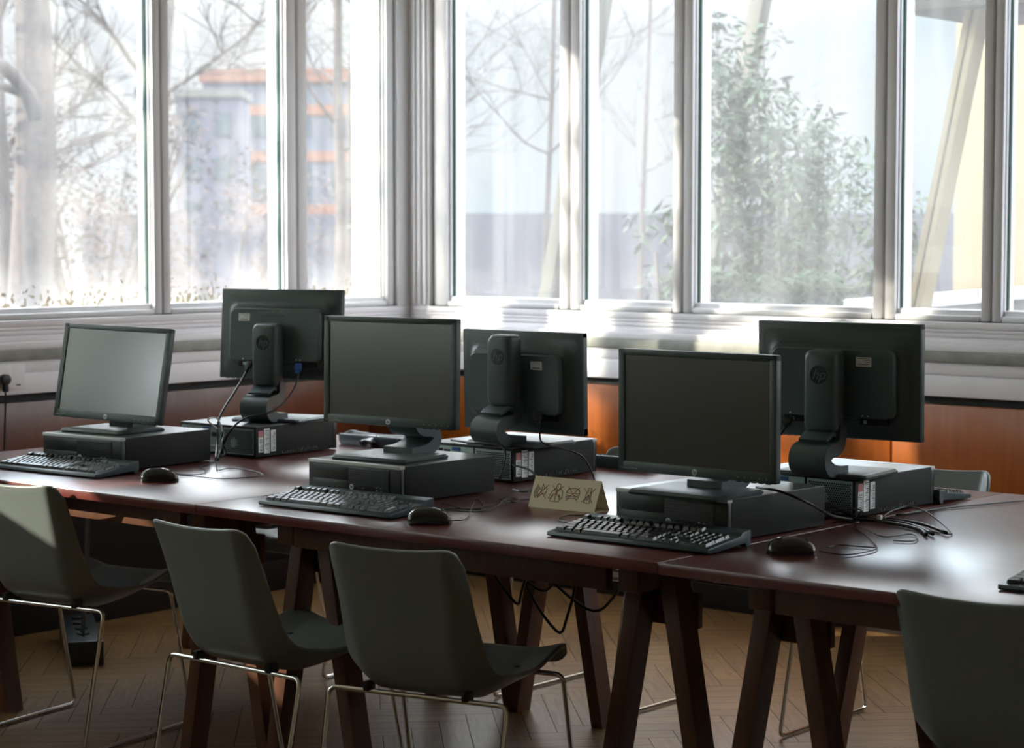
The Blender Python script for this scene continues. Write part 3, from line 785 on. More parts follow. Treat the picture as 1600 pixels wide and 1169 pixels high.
kG = keyboard((.72, 1.52, .750), math.pi, 'black keyboard on the far side behind the middle rear computer', simple=True)
kF = keyboard((1.745, 1.42, .750), math.pi + .0, 'black keyboard on the far side behind the right rear computer', simple=True)

# ================================================================== mice
def mouse(loc, a, lab, pts=None, light=False):
    """nose towards +x local"""
    t = empty('mouse', loc, a)
    L_, W_, H_ = .112, .062, .038; N, Mx = 22, 18
    b = bmesh.new(); rows = []
    for i in range(N + 1):
        f = i / N; x = -L_ / 2 + L_ * f
        e = math.sqrt(max(0, 1 - abs(2 * f - 1) ** 3.0))
        w_ = W_ / 2 * (.90 + .10 * math.cos(2 * math.pi * f)) * max(.02, e ** .75)
        h_ = H_ * (max(0, math.sin(math.pi * min(1, (f * .62 + .18 * (1 - f) * 1.0 + .05)))) ** .8) * max(.02, e ** .7) * (1 - .35 * f)
        h_ = max(.003, h_ * 1.25 if f < .5 else h_ * 1.25)
        r_ = []
        for k in range(Mx + 1):
            q = math.pi * k / Mx
            r_.append(b.verts.new((x, -w_ * math.cos(q) * (1 if abs(math.cos(q)) < .98 else .96), .002 + min(H_, h_) * math.sin(q) ** .75)))
        rows.append(r_)
    for A, B in zip(rows, rows[1:]):
        for k in range(Mx):
            f = b.faces.new([A[k], A[k + 1], B[k + 1], B[k]]); f.smooth = True
        b.faces.new([A[Mx], A[0], B[0], B[Mx]])
    b.faces.new(rows[0][::-1]); b.faces.new(rows[-1])
    m = MB(); m._take(b); m.build('body', GLOSSB, t, sharp=60)
    m = MB(); m.cyl((.030, 0, .026), .010, .007, 'y', 20, .001); m.build('scroll_wheel', PLASTIC2, t)
    if pts:
        m = MB(); m.tube(world_pts(pts, t), .0016, 6); m.build('cable', CABLE, t, sharp=0)
    tag(t, lab, 'mouse', 'black mice on the tables'); return t
CB = {
'mA': [(-0.26, 0.375, 0.756), (-0.21, 0.398, 0.754), (-0.107, 0.404, 0.754), (-0.063, 0.463, 0.754), (-0.068, 0.544, 0.754), (-0.176, 0.603, 0.754), (-0.276, 0.605, 0.754), (-0.266, 0.546, 0.754), (-0.373, 0.636, 0.754), (-0.47, 0.72, 0.754)],
'kA': [(-0.39, 0.345, 0.760), (-0.326, 0.404, 0.754), (-0.235, 0.419, 0.754), (-0.235, 0.463, 0.754), (-0.293, 0.522, 0.754), (-0.371, 0.568, 0.754), (-0.419, 0.643, 0.754), (-0.444, 0.693, 0.754)],
'mB': [(1.005, 0.165, 0.757), (1.008, 0.215, 0.754), (0.955, 0.294, 0.756), (0.907, 0.368, 0.775), (0.915, 0.374, 0.78), (0.896, 0.411, 0.76), (0.909, 0.383, 0.754), (0.866, 0.362, 0.754), (0.829, 0.33, 0.754), (0.765, 0.357, 0.754)],
'kB': [(0.75, 0.262, 0.760), (0.77, 0.33, 0.754), (0.858, 0.322, 0.754), (0.926, 0.332, 0.754), (0.94, 0.377, 0.754), (0.897, 0.472, 0.754), (0.838, 0.559, 0.754), (0.822, 0.617, 0.754), (0.869, 0.587, 0.754), (0.882, 0.546, 0.754), (0.805, 0.584, 0.754), (0.758, 0.68, 0.754)],
'kB2': [(0.752, 0.415, 0.754), (0.887, 0.364, 0.754), (0.887, 0.464, 0.754), (0.869, 0.587, 0.754), (0.888, 0.639, 0.754)],
'kC0': [(1.19, 0.476, 0.754), (1.155, 0.439, 0.754), (1.18, 0.372, 0.754), (1.26, 0.330, 0.754), (1.40, .325, .757), (1.45, .322, .760)],
'mC': [(1.956, 0.329, 0.756), (2.018, 0.334, 0.754), (2.032, 0.42, 0.754), (2.007, 0.486, 0.754), (1.901, 0.618, 0.754), (1.818, 0.715, 0.754), (1.838, 0.718, 0.754), (1.943, 0.628, 0.754), (1.967, 0.704, 0.754), (2.007, 0.67, 0.754), (2.029, 0.609, 0.754), (1.991, 0.589, 0.754)],
'kC': [(1.931, 0.40, 0.754), (1.933, 0.447, 0.754), (1.976, 0.459, 0.754), (2.014, 0.467, 0.754)],
'b1': [(1.599, 0.87, 0.775), (1.65, 0.84, 0.757), (1.707, 0.865, 0.757), (1.798, 0.86, 0.757), (1.903, 0.827, 0.757), (2.019, 0.722, 0.757)],
'b2': [(1.64, 0.83, 0.757), (1.738, 0.83, 0.757), (1.822, 0.83, 0.757), (1.941, 0.784, 0.757), (2.011, 0.705, 0.757)],
'b3': [(1.56, 0.875, 0.79), (1.66, 0.84, 0.785), (1.725, 0.850, 0.762), (1.81, 0.88, 0.757), (1.914, 0.857, 0.757), (2.033, 0.761, 0.757)],
'c4': [(1.816, 0.86, 0.754), (1.79, 0.90, 0.765), (1.792, 0.978, 0.775), (1.811, 0.994, 0.775), (1.876, 0.957, 0.77), (2.013, 0.814, 0.754), (2.035, 0.763, 0.754), (1.958, 0.794, 0.754)],
'c5': [(1.646, 0.544, 0.854), (1.74, 0.50, 0.856), (1.797, 0.533, 0.83), (1.757, 0.70, 0.78), (1.745, 0.814, 0.757)],
'c6': [(1.888, 1.445, 0.754), (1.849, 1.324, 0.754), (1.818, 1.228, 0.754), (1.795, 1.142, 0.754), (1.774, 0.979, 0.754)],
'c7': [(1.68, 0.77, 0.754), (1.722, 0.788, 0.78), (1.759, 0.834, 0.78), (1.737, 0.84, 0.754), (1.774, 0.794, 0.754), (1.721, 0.763, 0.754)],
'Dp': [(-0.645, 1.025, 1.037), (-0.635, 0.99, 0.995), (-0.605, 0.92, 0.948), (-0.565, 0.82, 0.874), (-0.542, 0.79, 0.801), (-0.463, 0.713, 0.755)],
'Dv': [(-0.455, 1.06, 1.035), (-0.43, 1.02, 0.967), (-0.427, 0.93, 0.9), (-0.46, 0.83, 0.878), (-0.499, 0.80, 0.833), (-0.522, 0.79, 0.782), (-0.472, 0.729, 0.755)],
'Dl': [(-0.566, 0.845, 0.82), (-0.519, 0.79, 0.803), (-0.493, 0.78, 0.773), (-0.499, 0.755, 0.755)],
'Ev': [(0.628, .955, 0.950), (0.640, 0.95, 0.899), (0.672, 0.925, 0.868), (0.76, 0.90, 0.860), (0.84, 0.89, 0.845), (0.878, 0.89, 0.80), (0.877, 0.90, 0.765), (0.795, 0.96, 0.755)],
'E3': [(0.336, 0.915, 0.855), (0.459, 0.86, 0.86), (0.549, 0.84, 0.865), (0.599, 0.84, 0.855), (0.623, 0.82, 0.819), (0.619, 0.8, 0.77)],
'E2': [(0.600, 0.880, 0.804), (0.697, 0.84, 0.799), (0.749, 0.82, 0.774), (0.719, 0.854, 0.755), (0.764, 0.739, 0.755), (0.71, 0.749, 0.755)],
'Fp': [(1.505, 0.90, 0.985), (1.517, 0.86, 0.961), (1.512, 0.83, 0.936), (1.50, 0.81, 0.90), (1.50, 0.83, 0.865)],
'Fw': [(1.49, 0.86, 0.856), (1.50, 0.83, 0.868), (1.520, 0.80, 0.855), (1.535, 0.81, 0.831), (1.54, 0.85, 0.80)],
}
mouse((-.200, .265, .750), R(48), 'black mouse beside the left front keyboard', CB['mA'])
mouse((.972, .128, .750), R(38), 'black mouse beside the middle keyboard', CB['mB'])
mouse((1.915, .280, .750), R(40), 'black mouse beside the right front keyboard, reflected in the glossy table', CB['mC'])
def mesh_on(t, name, pts, r, mt): 
    m = MB(); m.tube(world_pts(pts, t), r, 6); m.build(name, mt, t, sharp=0)
mesh_on(kA, 'cable', CB['kA'], .0016, CABLE); mesh_on(kB, 'cable', CB['kB'], .0016, CABLE); mesh_on(kC, 'cable', CB['kC0'], .0016, CABLE)
mouse((-.42, 1.36, .750), R(170), 'black mouse on the far side with a bright glossy top')
def cable(pts, r, lab, cat='cable', name='cable', mt=None, plug=None, end=None):
    o = empty(name, pts[0]); tag(o, lab, cat, 'loose cables around the computers')
    m = MB(); m.tube([Vector(p) - Vector(pts[0]) for p in pts], r, 8); m.build('cord', mt or CABLE, o, sharp=0)
    if plug:
        d = (Vector(pts[1]) - Vector(pts[0])).normalized(); M = d.to_track_quat('Z', 'Y').to_matrix().to_4x4()
        m = MB(); m.box(-.011, .011, -.006, .006, -.004, .022, .002, M=M); m.box(-.006, .006, -.005, .005, .022, .034, .002, M=M); m.build('plug', plug, o)
    return o
cable(CB['kB2'], .0016, 'thin black cable lying right of the middle computer')
cable(CB['kC'], .0016, 'short thin black cable lying right of the right front mouse')
cable(CB['b1'], .0045, 'thick black cable in the bundle at the right rear computer')
cable(CB['b2'], .0042, 'thick black cable nearest the viewer in the right rear bundle')
cable(CB['b3'], .0040, 'thick black cable farthest back in the right rear bundle')
cable(CB['c4'], .0018, 'thin black cable rising in a loop right of the right rear computer', mt=CABLEG)
cable(CB['c5'], .0035, 'black cable running down over the back of the right front computer')
cable(CB['c6'], .0022, 'thin cable running along the right table seam towards the window')
cable(CB['c7'], .0022, 'small looped cable behind the right front computer')
cable(CB['Dp'], .0038, 'black power cable hanging in a curve from the left rear monitor', plug=PLASTIC2)
cable(CB['Dv'], .0035, 'dark video cable with blue plug on the left rear monitor', plug=BLUE)
cable(CB['Dl'], .003, 'short black cable out of the back of the left rear computer')
cable(CB['Ev'], .0026, 'video cable curving off the right side of the middle rear computer', plug=PLASTIC2)
cable(CB['E3'], .0036, 'black cable crossing the rear edge of the middle rear computer')
cable(CB['E2'], .003, 'black cable looping in front of the labels of the middle rear computer')
cable(CB['Fp'], .0034, 'black power cable hanging from the right rear monitor', plug=PLASTIC2)
cable(CB['Fw'], .0016, 'thin pale cable by the foot of the right rear monitor', mt=CABLEG)
m = MB(); m.box(-.006, .006, -.006, .006, 0, .012, .002); q = m.build('cable_tie', STICK); q.location = (1.80, .853, .757); tag(q, 'small white tie around the thick cable bundle', 'cable tie')
# white lead behind the left front monitor
cable([(-.43, .690, .858), (-.45, .67, .885), (-.40, .66, .895), (-.385, .665, .875), (-.385, .67, .853)], .0024, 'short white lead sticking up behind the left front monitor', mt=STICK)

# ================================================================== tent card
sg = empty('tent_sign', (1.0535, .567, .750), .055)
hw, d, h = .1045, .034, .078
M_f = Matrix.Translation((0, -d, 0)) @ Matrix.Rotation(-math.atan2(d, h), 4, 'X')   # front leaf plane: x right, z up
LL = math.hypot(d, h)
m = MB(); m.box(-hw, hw, 0, .0012, 0, LL, M=M_f); fl = m.build('front_leaf', PAPER, sg)
m = MB(); m.box(-hw, hw, -.0012, 0, 0, LL, M=Matrix.Translation((0, d, 0)) @ Matrix.Rotation(math.atan2(d, h), 4, 'X')); m.build('rear_leaf', PAPER, sg)
m = MB(); m.box(-hw, hw, -d, d, 0, .0006); m.build('bottom_leaf', PAPER, sg)
def ico(paths, name, mt, r=.0007):
    mm = MB()
    for (cl, pts) in paths:
        mm.tube([(x, -.0004, z) for x, z in pts], r, 5, smooth_pts=(cl == 's'), sub=4, closed=False)
    mm.bm.transform(M_f); mm.build(name, mt, fl, sharp=0)
def cross(cx, cz, s=.017): return [('l', [(cx - s, cz - s * 1.1), (cx + s, cz + s * 1.1)]), ('l', [(cx - s, cz + s * 1.1), (cx + s, cz - s * 1.1)])]
cz = LL * .52
X1, X2, X3, X4 = -.073, -.026, .026, .074
for X in (X1, X2, X3, X4): ico(cross(X, cz), 'orange_cross', ORNG, .0008)
ico([('l', [(X1 - .002, cz), (X1 + .001, cz + .020), (X1 + .007, cz + .008), (X1 + .016, cz + .008), (X1 + .012, cz - .006), (X1 + .003, cz - .006), (X1 - .010, cz - .018), (X1 - .002, cz)]),
     ('s', [(X1 - .008, cz + .008), (X1 - .012, cz), (X1 - .011, cz - .008)]), ('s', [(X1 - .012, cz + .012), (X1 - .017, cz), (X1 - .014, cz - .013)]), ('s', [(X1 - .015, cz + .016), (X1 - .022, cz), (X1 - .018, cz - .018)])], 'loudspeaker_drawing', INK)
ico([('s', [(X2 - .004, cz + .012), (X2 + .0, cz + .024), (X2 + .008, cz + .022), (X2 + .008, cz + .012), (X2 + .002, cz + .008), (X2 - .004, cz + .012)]),
     ('l', [(X2 - .004, cz + .012), (X2 - .014, cz + .004), (X2 - .022, cz - .016), (X2 - .016, cz - .018), (X2 - .010, cz - .004), (X2 - .016, cz - .024), (X2 + .014, cz - .024), (X2 + .010, cz - .004), (X2 + .018, cz - .016), (X2 + .021, cz - .014), (X2 + .018, cz + .006), (X2 + .008, cz + .012)]),
     ('l', [(X2, cz + .008), (X2, cz - .024)])], 'coat_drawing', INK)
ico([('s', [(X3 - .020, cz + .002), (X3 - .018, cz + .010), (X3 - .008, cz + .015), (X3 + .008, cz + .015), (X3 + .018, cz + .010), (X3 + .020, cz + .002)]),
     ('l', [(X3 - .020, cz + .002), (X3 + .020, cz + .002)]), ('s', [(X3 - .021, cz - .002), (X3 - .010, cz - .005), (X3, cz - .001), (X3 + .010, cz - .005), (X3 + .021, cz - .002)]),
     ('l', [(X3 - .020, cz - .007), (X3 + .020, cz - .007), (X3 + .018, cz - .012), (X3 - .018, cz - .012), (X3 - .020, cz - .007)])], 'burger_drawing', INK)
ico([('l', [(X4 - .009, cz - .020), (X4 + .008, cz - .020), (X4 + .008, cz + .008), (X4 - .007, cz + .008), (X4 - .009, cz - .020)]), ('l', [(X4 - .004, cz + .008), (X4 - .004, cz + .020), (X4 + .006, cz + .020), (X4 + .006, cz + .008)]),
     ('s', [(X4 - .003, cz - .004), (X4 + .003, cz), (X4 + .002, cz - .010), (X4 - .004, cz - .012), (X4 - .003, cz - .004)])], 'bottle_drawing', INK)
tag(sg, 'cream folded tent card with four crossed-out drawings, beside the right front computer', 'sign')

# ================================================================== wall socket with plug
sk = empty('wall_socket', (XL + .019, .945, .945))
m = MB(); m.box(0, .008, -.16, .052, -.048, .048, .002); m.build('plate', WHITE, sk)
m = MB(); m.box(.006, .012, -.10, -.01, -.040, .040, .003); m.build('socket_insert', WHITE, sk)
m = MB(); m.box(.007, .0085, .012, .030, -.034, -.029); m.build('mark', INK, sk)
tag(sk, 'white socket plate on the white band of the left wall', 'socket')
pg = empty('power_plug', (XL + .030, .897, .937))
m = MB(); m.cyl((.014, 0, 0), .019, .026, 'x', 24, .004); m.box(.004, .024, -.009, .009, -.045, -.005, .005); m.build('body', PLASTIC2, pg)
m = MB(); m.tube([(.014, 0, -.04), (.016, -.002, -.08), (.016, -.008, -.2), (.014, -.012, -.4), (.012, -.010, -.62), (.012, -.006, -.9)], .0035, 8); m.build('cord', CABLE, pg, sharp=0)
tag(pg, 'round black plug with hanging cord in the wall socket at the left', 'plug')

# ================================================================== under the tables
tr = empty('cable_tray', (1.55, .55, .62))
m = MB()
for k in range(9): m.tube([(-.30 + k * .075, -.06, .06), (-.30 + k * .075, -.06, 0), (-.30 + k * .075, .06, 0), (-.30 + k * .075, .06, .06)], .0022, 6, False)
for (y, z) in ((-.06, .06), (-.06, .03), (-.06, 0), (0, 0), (.06, 0), (.06, .06)): m.tube([(-.32, y, z), (.32, y, z)], .0026, 6, False)
for x in (-.27, .27): m.tube([(x, -.06, .06), (x, -.06, .103)], .0026, 6, False); m.tube([(x, .06, .06), (x, .06, .103)], .0026, 6, False)
m.build('wire_basket', CHROME, tr)
tag(tr, 'wire cable tray hanging under the middle table on the right', 'cable tray')
cable([(1.26, .53, .630), (1.40, .55, .634), (1.55, .53, .632), (1.70, .57, .634), (1.84, .55, .630)], .006, 'dark cable lying in the wire tray, front one')
cable([(1.26, .585, .630), (1.42, .57, .640), (1.55, .58, .632), (1.68, .545, .640), (1.84, .585, .630)], .006, 'dark cable lying in the wire tray, rear one')
tr2 = copy_tree(tr); tr2.location = (-.30, .55, .62); tag(tr2, 'wire cable tray under the left table, glimpsed between chairs', 'cable tray')
rg = random.Random(5)
hang = ['tangled black cable hanging under the middle table, left loop', 'tangled black cable under the middle table, longest loop', 'black cable looping under the middle table, right loop', 'black cable hanging straight under the middle table', 'black cable under the middle table, crossing the other loops']
for i, (x, y, dx, dz) in enumerate(((.72, .72, .12, .28), (.80, .80, .16, .36), (.86, .86, .28, .30), (.76, .78, .10, .22), (.70, .84, .22, .26))):
    pts = [(x - dx / 2, y, .722), (x - dx / 2 - .03, y + .02, .722 - dz * .6), (x, y + .03, .722 - dz), (x + dx * .4, y, .722 - dz * .85), (x + dx / 2 + .03, y - .02, .722 - dz * .5), (x + dx / 2, y, .722)]
    cable(pts, .0042, hang[i])
ps = empty('power_strip', (-1.42, .93, .0), -.6)
m = MB(); m.box(-.26, .26, -.06, .06, .0, .085, .006); m.build('body', PLASTIC2, ps)
for k in range(4):
    m = MB(); m.cyl((-.17 + k * .10, 0, .087), .022, .008, 'z', 18); m.build('outlet', HOLE, ps)
tag(ps, 'black power box on the floor under the left end of the tables', 'power strip')
for i, p in enumerate(((-1.30, .84), (-1.24, .80))):
    cable([(p[0], p[1], .095), (p[0] + .02, p[1], .25), (p[0] + .0, p[1] + .03, .48), (p[0] + .04, p[1] + .02, .723)], .005, ['grey cable rising from the floor power box, left one', 'grey cable rising from the floor power box, right one'][i], mt=CABLEG)

# ================================================================== outside
m = MB(); m.box(-120, 90, 3.29, 140, -.25, -.15); m.box(-120, XL - .235, -60, 3.29, -.25, -.15); q = m.build('ground', ASPH); struct(q)
m = MB(); m.box(-2.47, -2.31, 3.80, 3.94, -.15, 4.5, .006); tag(m.build('concrete_post', CONC), 'square grey concrete post just outside, beside the corner of the room', 'post')
def leaning(bot, dx, w_, lab, two=False):
    t = empty('leaning_column', (bot[0], bot[1], -.15))
    H_ = 4.6; m = MB()
    def seg(a, b, c, d): m.prism([(a, 0), (b, 0), (b + dx * H_, H_), (a + dx * H_, H_)], c, d, 'y', .004)
    if two: seg(-w_ / 2, -w_ * .08, -.05, .05); seg(.08 * w_, w_ / 2, -.05, .05); seg(-w_ * .1, w_ * .1, -.02, .03)
    else: seg(-w_ / 2, w_ / 2, -.05, .05)
    m.build('shaft', CONC if not two else mat('sunlit_concrete', (0.34, 0.28, 0.18), .8), t); m = MB(); m.box(-.12, .12, -.12, .12, 0, .12, .01); m.build('footing', CONC, t)  # paler copy of the concrete, sunlight put into its colour
    tag(t, lab, 'column')
leaning((-2.505, 4.5), .217, .075, 'leaning concrete column with shade put into its dark colour, behind the second window from the corner')
leaning((-3.306, 7.0), .220, .10, 'leaning concrete column behind the green shrub')
leaning((-.412, 4.5), .207, .070, 'sunlit pale leaning column with a dark groove, outside the right windows', True)
m = MB(); m.box(-.20, 4.5, 4.35, 5.2, 2.40, 2.75, .01); tag(m.build('canopy', CONC), 'concrete canopy edge at the top of the right windows', 'canopy')
wl = empty('low_wall', (-.69, 5.32, -.15))
lw = MB(); lw.prism([(0, 0), (-.62, 3.4), (-.87, 3.36), (-.25, -.04)], 0, 1.24, 'z'); lw.build('body', mat('grey_render', (.08, .075, .075), .85), wl)
lw = MB(); lw.prism([(.03, -.05), (-.59, 3.45), (-.90, 3.40), (-.28, -.09)], 1.241, 1.285, 'z', .006); lw.build('coping', WHITE, wl)
tag(wl, 'low grey outside wall with a white coping, beyond the right windows', 'wall')
def wins(t, x0, x1, y, z0, z1, nx, nz_, mt=DKGLASS, fy=-1):
    for i in range(nx):
        for j in range(nz_):
            m = MB(); w_ = (x1 - x0) / nx; h_ = (z1 - z0) / nz_
            m.box(x0 + w_ * (i + .25), x0 + w_ * (i + .75), y - .06, y + .02, z0 + h_ * (j + .25), z0 + h_ * (j + .75)); m.build('window', mt, t)
b1 = empty('building', (-2.08, 8.37, -.15), R(14)); m = MB(); m.box(0, 8, 0, 5, 0, 7); m.build('wall', BEIGE, b1); m = MB(); m.box(-.1, 8.1, -.1, 5.1, 7, 7.2); m.build('roof', CONC, b1); wins(b1, 2.5, 8, 0, 1, 6.5, 3, 2)
tag(b1, 'beige rendered building close outside the right windows', 'building')
b2 = empty('building', (-42.5, 40.5, -.15), R(38)); m = MB(); m.box(-2.2, 2.6, 0, 6, 0, 6.2); m.build('wall', BLUEW, b2); m = MB(); m.box(-2.3, 2.7, -.15, 6, 6.2, 6.6); m.build('roof', BRICK, b2)
for z in (2.2, 3.8, 5.2): m = MB(); m.box(-2.2, 2.6, -.08, .02, z, z + .30); m.build('brick_band', BRICK, b2)
wins(b2, -2.2, 2.6, 0, .3, 6, 4, 3); tag(b2, 'distant blue grey building with orange brick bands, beyond the left windows', 'building')
b3 = empty('building', (-34.2, 30.5, -.15), R(40)); m = MB(); m.box(-.8, .75, 0, 2, 0, 4.9); m.build('wall', MAUVE, b3); m = MB(); m.box(-.85, .8, -.1, 2, 4.9, 5.1); m.build('roof', CONC, b3); wins(b3, -.8, .75, 0, .5, 4.8, 2, 4)
tag(b3, 'narrow grey tower-like building far beyond the left windows', 'building')
b4 = empty('building', (-27, 58, -.15), R(30)); m = MB(); m.box(-1, 7, 0, 6, 0, 8.5); m.build('wall', mat('pale_render', (.15, .14, .15), .9), b4); m = MB(); m.box(-1.2, 7.2, -.2, 6, 8.5, 8.9); m.build('roof', BRICK, b4); wins(b4, -1, 7, 0, 1, 8, 6, 4)
tag(b4, 'pale distant building behind the leaning columns', 'building')
m = MB(); m.prism([(-21.5, 16.8), (-17.5, 20.2), (-17.3, 20.0), (-21.3, 16.5)], -.15, 1.75, 'z'); tag(m.build('garden_wall', MAUVE), 'mauve grey garden wall beyond the left windows', 'wall')
m = MB(); m.prism([(-16.0, 19.2), (-8.5, 24.8), (-8.3, 24.5), (-15.8, 18.9)], -.15, 1.75, 'z'); tag(m.build('garden_wall', MAUVE), 'mauve grey garden wall beyond the corner windows', 'wall')
# pale dry grass bank under the left windows: blades
def blades(name, n, fx, hmin, hmax, wd, mt, seed):
    rg = random.Random(seed); b = bmesh.new()
    for _ in range(n):
        x, y, z = fx(rg); a = rg.random() * 6.28; h_ = rg.uniform(hmin, hmax); lx, ly = rg.uniform(-.3, .3) * h_, rg.uniform(-.3, .3) * h_
        c, s_ = math.cos(a) * wd, math.sin(a) * wd
        b.faces.new([b.verts.new((x - c, y - s_, z)), b.verts.new((x + c, y + s_, z)), b.verts.new((x + lx, y + ly, z + h_))])
    m = MB(); m._take(b); return m.build(name, mt, sharp=0)
tag(blades('dry_grass', 9000, lambda g: (g.uniform(-13, -6.5), g.uniform(3.2, 13), -.15), .5, 1.15, .02, GRASS, 3), 'pale dry grass along the bottom of the left windows', 'grass', kind='stuff')

def tree(name, base, H_, r0, levels, seed, lab, lean=(0, 0), spread=.75, cat='tree', grp='bare trees outside', nb=4, start=.3):
    rg = random.Random(seed); t = empty(name, base)
    trunk = MB(); br = MB()
    tp = [Vector((0, 0, 0))]
    for k in range(1, 7): tp.append(Vector((lean[0] * k / 6 + rg.uniform(-.05, .05) * r0 * 8, lean[1] * k / 6 + rg.uniform(-.05, .05) * r0 * 8, H_ * k / 6)))
    trunk.tube(tp, r0, 8, r2=r0 * .35)
    def grow(p, d, L_, r_, lv):
        pts = [p]; q = p.copy(); dd = d.copy()
        for k in range(4):
            dd = (dd + Vector((rg.uniform(-.35, .35), rg.uniform(-.35, .35), rg.uniform(-.22, .25)))).normalized(); q = q + dd * L_ / 4; pts.append(q.copy())
        br.tube(pts, r_, 5 if lv > 1 else 4, r2=r_ * .35, sub=2)
        if lv > 0:
            for _ in range(nb):
                i = rg.randint(1, 4); nd = (dd + Vector((rg.uniform(-1, 1), rg.uniform(-1, 1), rg.uniform(-.5, .8))) * spread).normalized()
                grow(pts[i], nd, L_ * rg.uniform(.45, .75), r_ * .5, lv - 1)
    P = catmull(tp, 4)
    for _ in range(9):
        i = int(len(P) * rg.uniform(start, .98)); i = min(i, len(P) - 1)
        a = rg.random() * 6.28; d = Vector((math.cos(a), math.sin(a), rg.uniform(.1, .9))).normalized()
        grow(P[i], d, H_ * rg.uniform(.22, .42), r0 * rg.uniform(.22, .4), levels)
    trunk.build('trunk', BARK, t, 0); br.build('branches', BARK, t, 0)
    return tag(t, lab, cat, grp)
tree('bare_tree', (-8.85, 6.25, -.15), 6.5, .20, 3, 11, 'thick bare tree trunk at the left edge of the left window', (0, .15), nb=5)
tree('bare_tree', (-9.45, 6.40, -.15), 6.5, .15, 3, 12, 'second bare trunk just left of the thick one', (-.05, .1), nb=5)
tree('bare_tree', (-8.45, 9.2, -.15), 5.5, .06, 3, 13, 'thin dark bare tree in the left window nearest the corner', (0, .1), nb=5)
tree('bare_tree', (-9.1, 9.95, -.15), 5.5, .05, 3, 14, 'thinner bare tree beside the corner window', (.1, .1))
tree('bare_tree', (-12.3, 10.3, -.15), 6, .10, 3, 15, 'bare tree behind the second left window pane', (.3, .2), nb=5)
tree('bare_tree', (-14, 9.5, -.15), 6.5, .12, 3, 16, 'bare tree far back behind the leftmost pane', (.1, .2), nb=5)
tree('bare_tree', (-7.1, 10.3, -.15), 5.5, .032, 3, 17, 'bare branching tree seen right of the concrete post', (.1, .2), nb=5)
tree('bare_tree', (-10.6, 16.4, -.15), 7, .04, 3, 18, 'faint bare tree behind the second window from the corner', (.1, .2), nb=5)

tree('bare_tree', (-5.6, -1.3, -.15), 6.0, .11, 3, 41, 'bare tree close outside the left wall, towards the sun', (.1, .1), nb=5)
tree('bare_tree', (-6.8, -3.2, -.15), 6.5, .12, 3, 42, 'bare tree further back towards the sun outside the left wall', (.1, .1), nb=5)
def leaves(t, name, clusters, n, size, mt, seed, droop=.3):
    rg = random.Random(seed); b = bmesh.new()
    for _ in range(n):
        cx, cy, cz_, rx, ry, rz = rg.choice(clusters)
        while True:
            v = Vector((rg.uniform(-1, 1), rg.uniform(-1, 1), rg.uniform(-1, 1)))
            if v.length < 1: break
        p = Vector((cx + v.x * rx, cy + v.y * ry, cz_ + v.z * rz))
        a = rg.random() * 6.28; dr = Vector((math.cos(a), math.sin(a), rg.uniform(-1, .5) - droop)).normalized(); sd = dr.cross(Vector((rg.uniform(-1, 1), rg.uniform(-1, 1), 1))).normalized()
        L_ = size * rg.uniform(.6, 1.3); w_ = L_ * .16
        b.faces.new([b.verts.new(p), b.verts.new(p + dr * L_ * .45 + sd * w_), b.verts.new(p + dr * L_), b.verts.new(p + dr * L_ * .45 - sd * w_)])
    m = MB(); m._take(b); return m.build(name, mt, t, 0)
sh = empty('shrub', (-1.85, 6.1, -.15))
rg = random.Random(21); st = MB(); cl = []
for k in range(26):
    a = rg.uniform(-1, 1); x = a * .55; top = 2.32 - abs(a) ** 1.6 * .70 + rg.uniform(-.25, .12) + (.62 if -.85 < a < -.5 else 0); y = rg.uniform(-.35, .35)
    pts = [(x * .3, y * .3, 0), (x * .6, y * .5, top * .4), (x, y, top * .75), (x * 1.15, y * 1.1, top)]
    st.tube(pts, .010, 5, r2=.003)
    for f in (.42, .55, .68, .8, .9, 1.0):
        P_ = Vector(pts[1]).lerp(Vector(pts[3]), max(0, (f - .4) / .6)); cl.append((P_.x, P_.y, P_.z, .13, .13, .12))
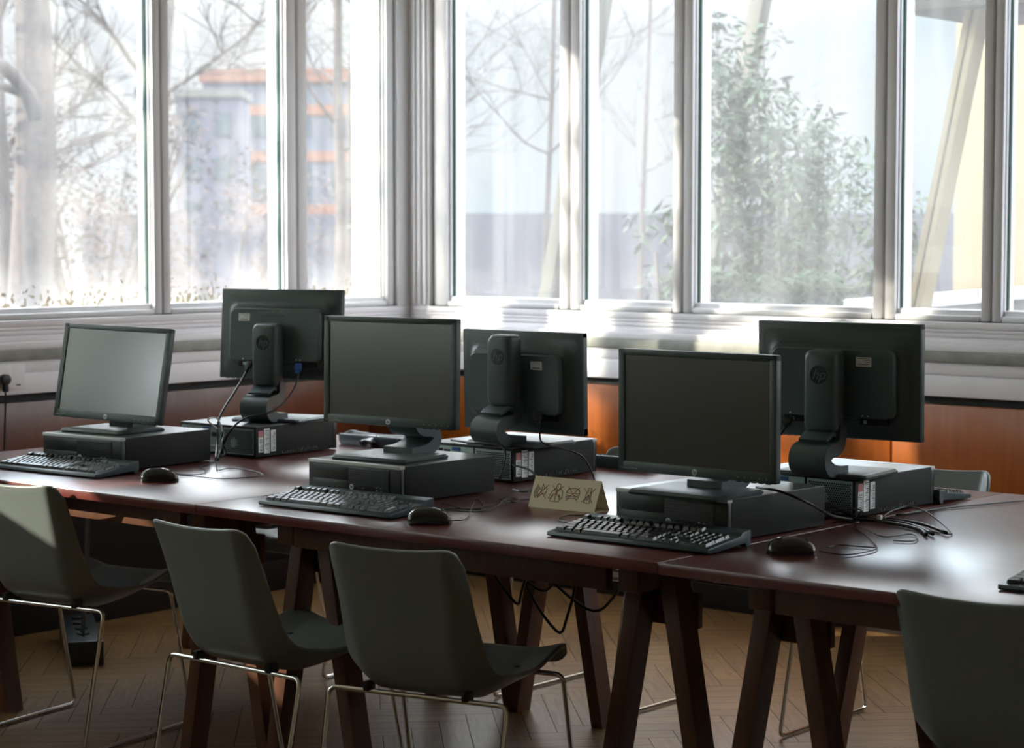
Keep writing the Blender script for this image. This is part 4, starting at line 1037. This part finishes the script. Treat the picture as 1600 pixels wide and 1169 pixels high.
st.build('stems', BARK, sh, 0); leaves(sh, 'foliage', cl, 9500, .075, LEAF, 22)
tag(sh, 'large leafy green shrub outside the third window from the corner', 'shrub')
sh2 = empty('shrub', (-2.72, 6.1, -.15)); cl = [(rg.uniform(-.12, .12), rg.uniform(-.1, .1), rg.uniform(.9, 1.75), .10, .10, .12) for _ in range(14)]
m = MB(); m.tube([(0, 0, 0), (.02, 0, .8), (-.03, 0, 1.5)], .012, 5); m.build('stems', BARK, sh2, 0); leaves(sh2, 'foliage', cl, 700, .08, LEAF, 23)
tag(sh2, 'small green shrub left of the large shrub outside', 'shrub')
hd = empty('hedge', (-1.6, 5.6, -.15)); cl = [(rg.uniform(-.5, .36), rg.uniform(-.1, .1), rg.uniform(.95, 1.38), .12, .10, .06) for _ in range(90)]
m = MB(); m.box(-.5, .5, -.03, .03, 0, .9, .02); m.build('stems', BARK, hd); leaves(hd, 'foliage', cl, 9000, .06, LEAFD, 24)
tag(hd, 'low dark green hedge in front of the large shrub outside', 'hedge')
def bush(loc, rx, ry, rz, n, seed, lab):
    t = empty('bush', loc); rg = random.Random(seed)
    cl = [(rg.uniform(-rx, rx), rg.uniform(-ry, ry), rg.uniform(.3, rz), .45, .45, .4) for _ in range(40)]
    m = MB()
    for k in range(14): a = rg.random() * 6.28; m.tube([(0, 0, 0), (math.cos(a) * rx * .5, math.sin(a) * ry * .5, rz * .5), (math.cos(a) * rx, math.sin(a) * ry, rz * rg.uniform(.7, 1.1))], .03, 5, r2=.01)
    m.build('stems', BARK, t, 0); leaves(t, 'foliage', cl, n * 3, .08, LEAFR, seed)
    tag(t, lab, 'bush', 'brown bushes outside')
bush((-11.7, 9.15, -.15), 1.1, .8, 2.7, 2600, 31, 'reddish brown bush behind the leftmost window pane')
bush((-16.5, 15.2, -.15), 1.5, 1.0, 2.2, 1600, 32, 'brown bush in front of the garden wall, second left pane')
bush((-13.2, 8.9, -.15), 1.2, .8, 2.0, 1500, 33, 'low brown bush beside the thick tree trunk')
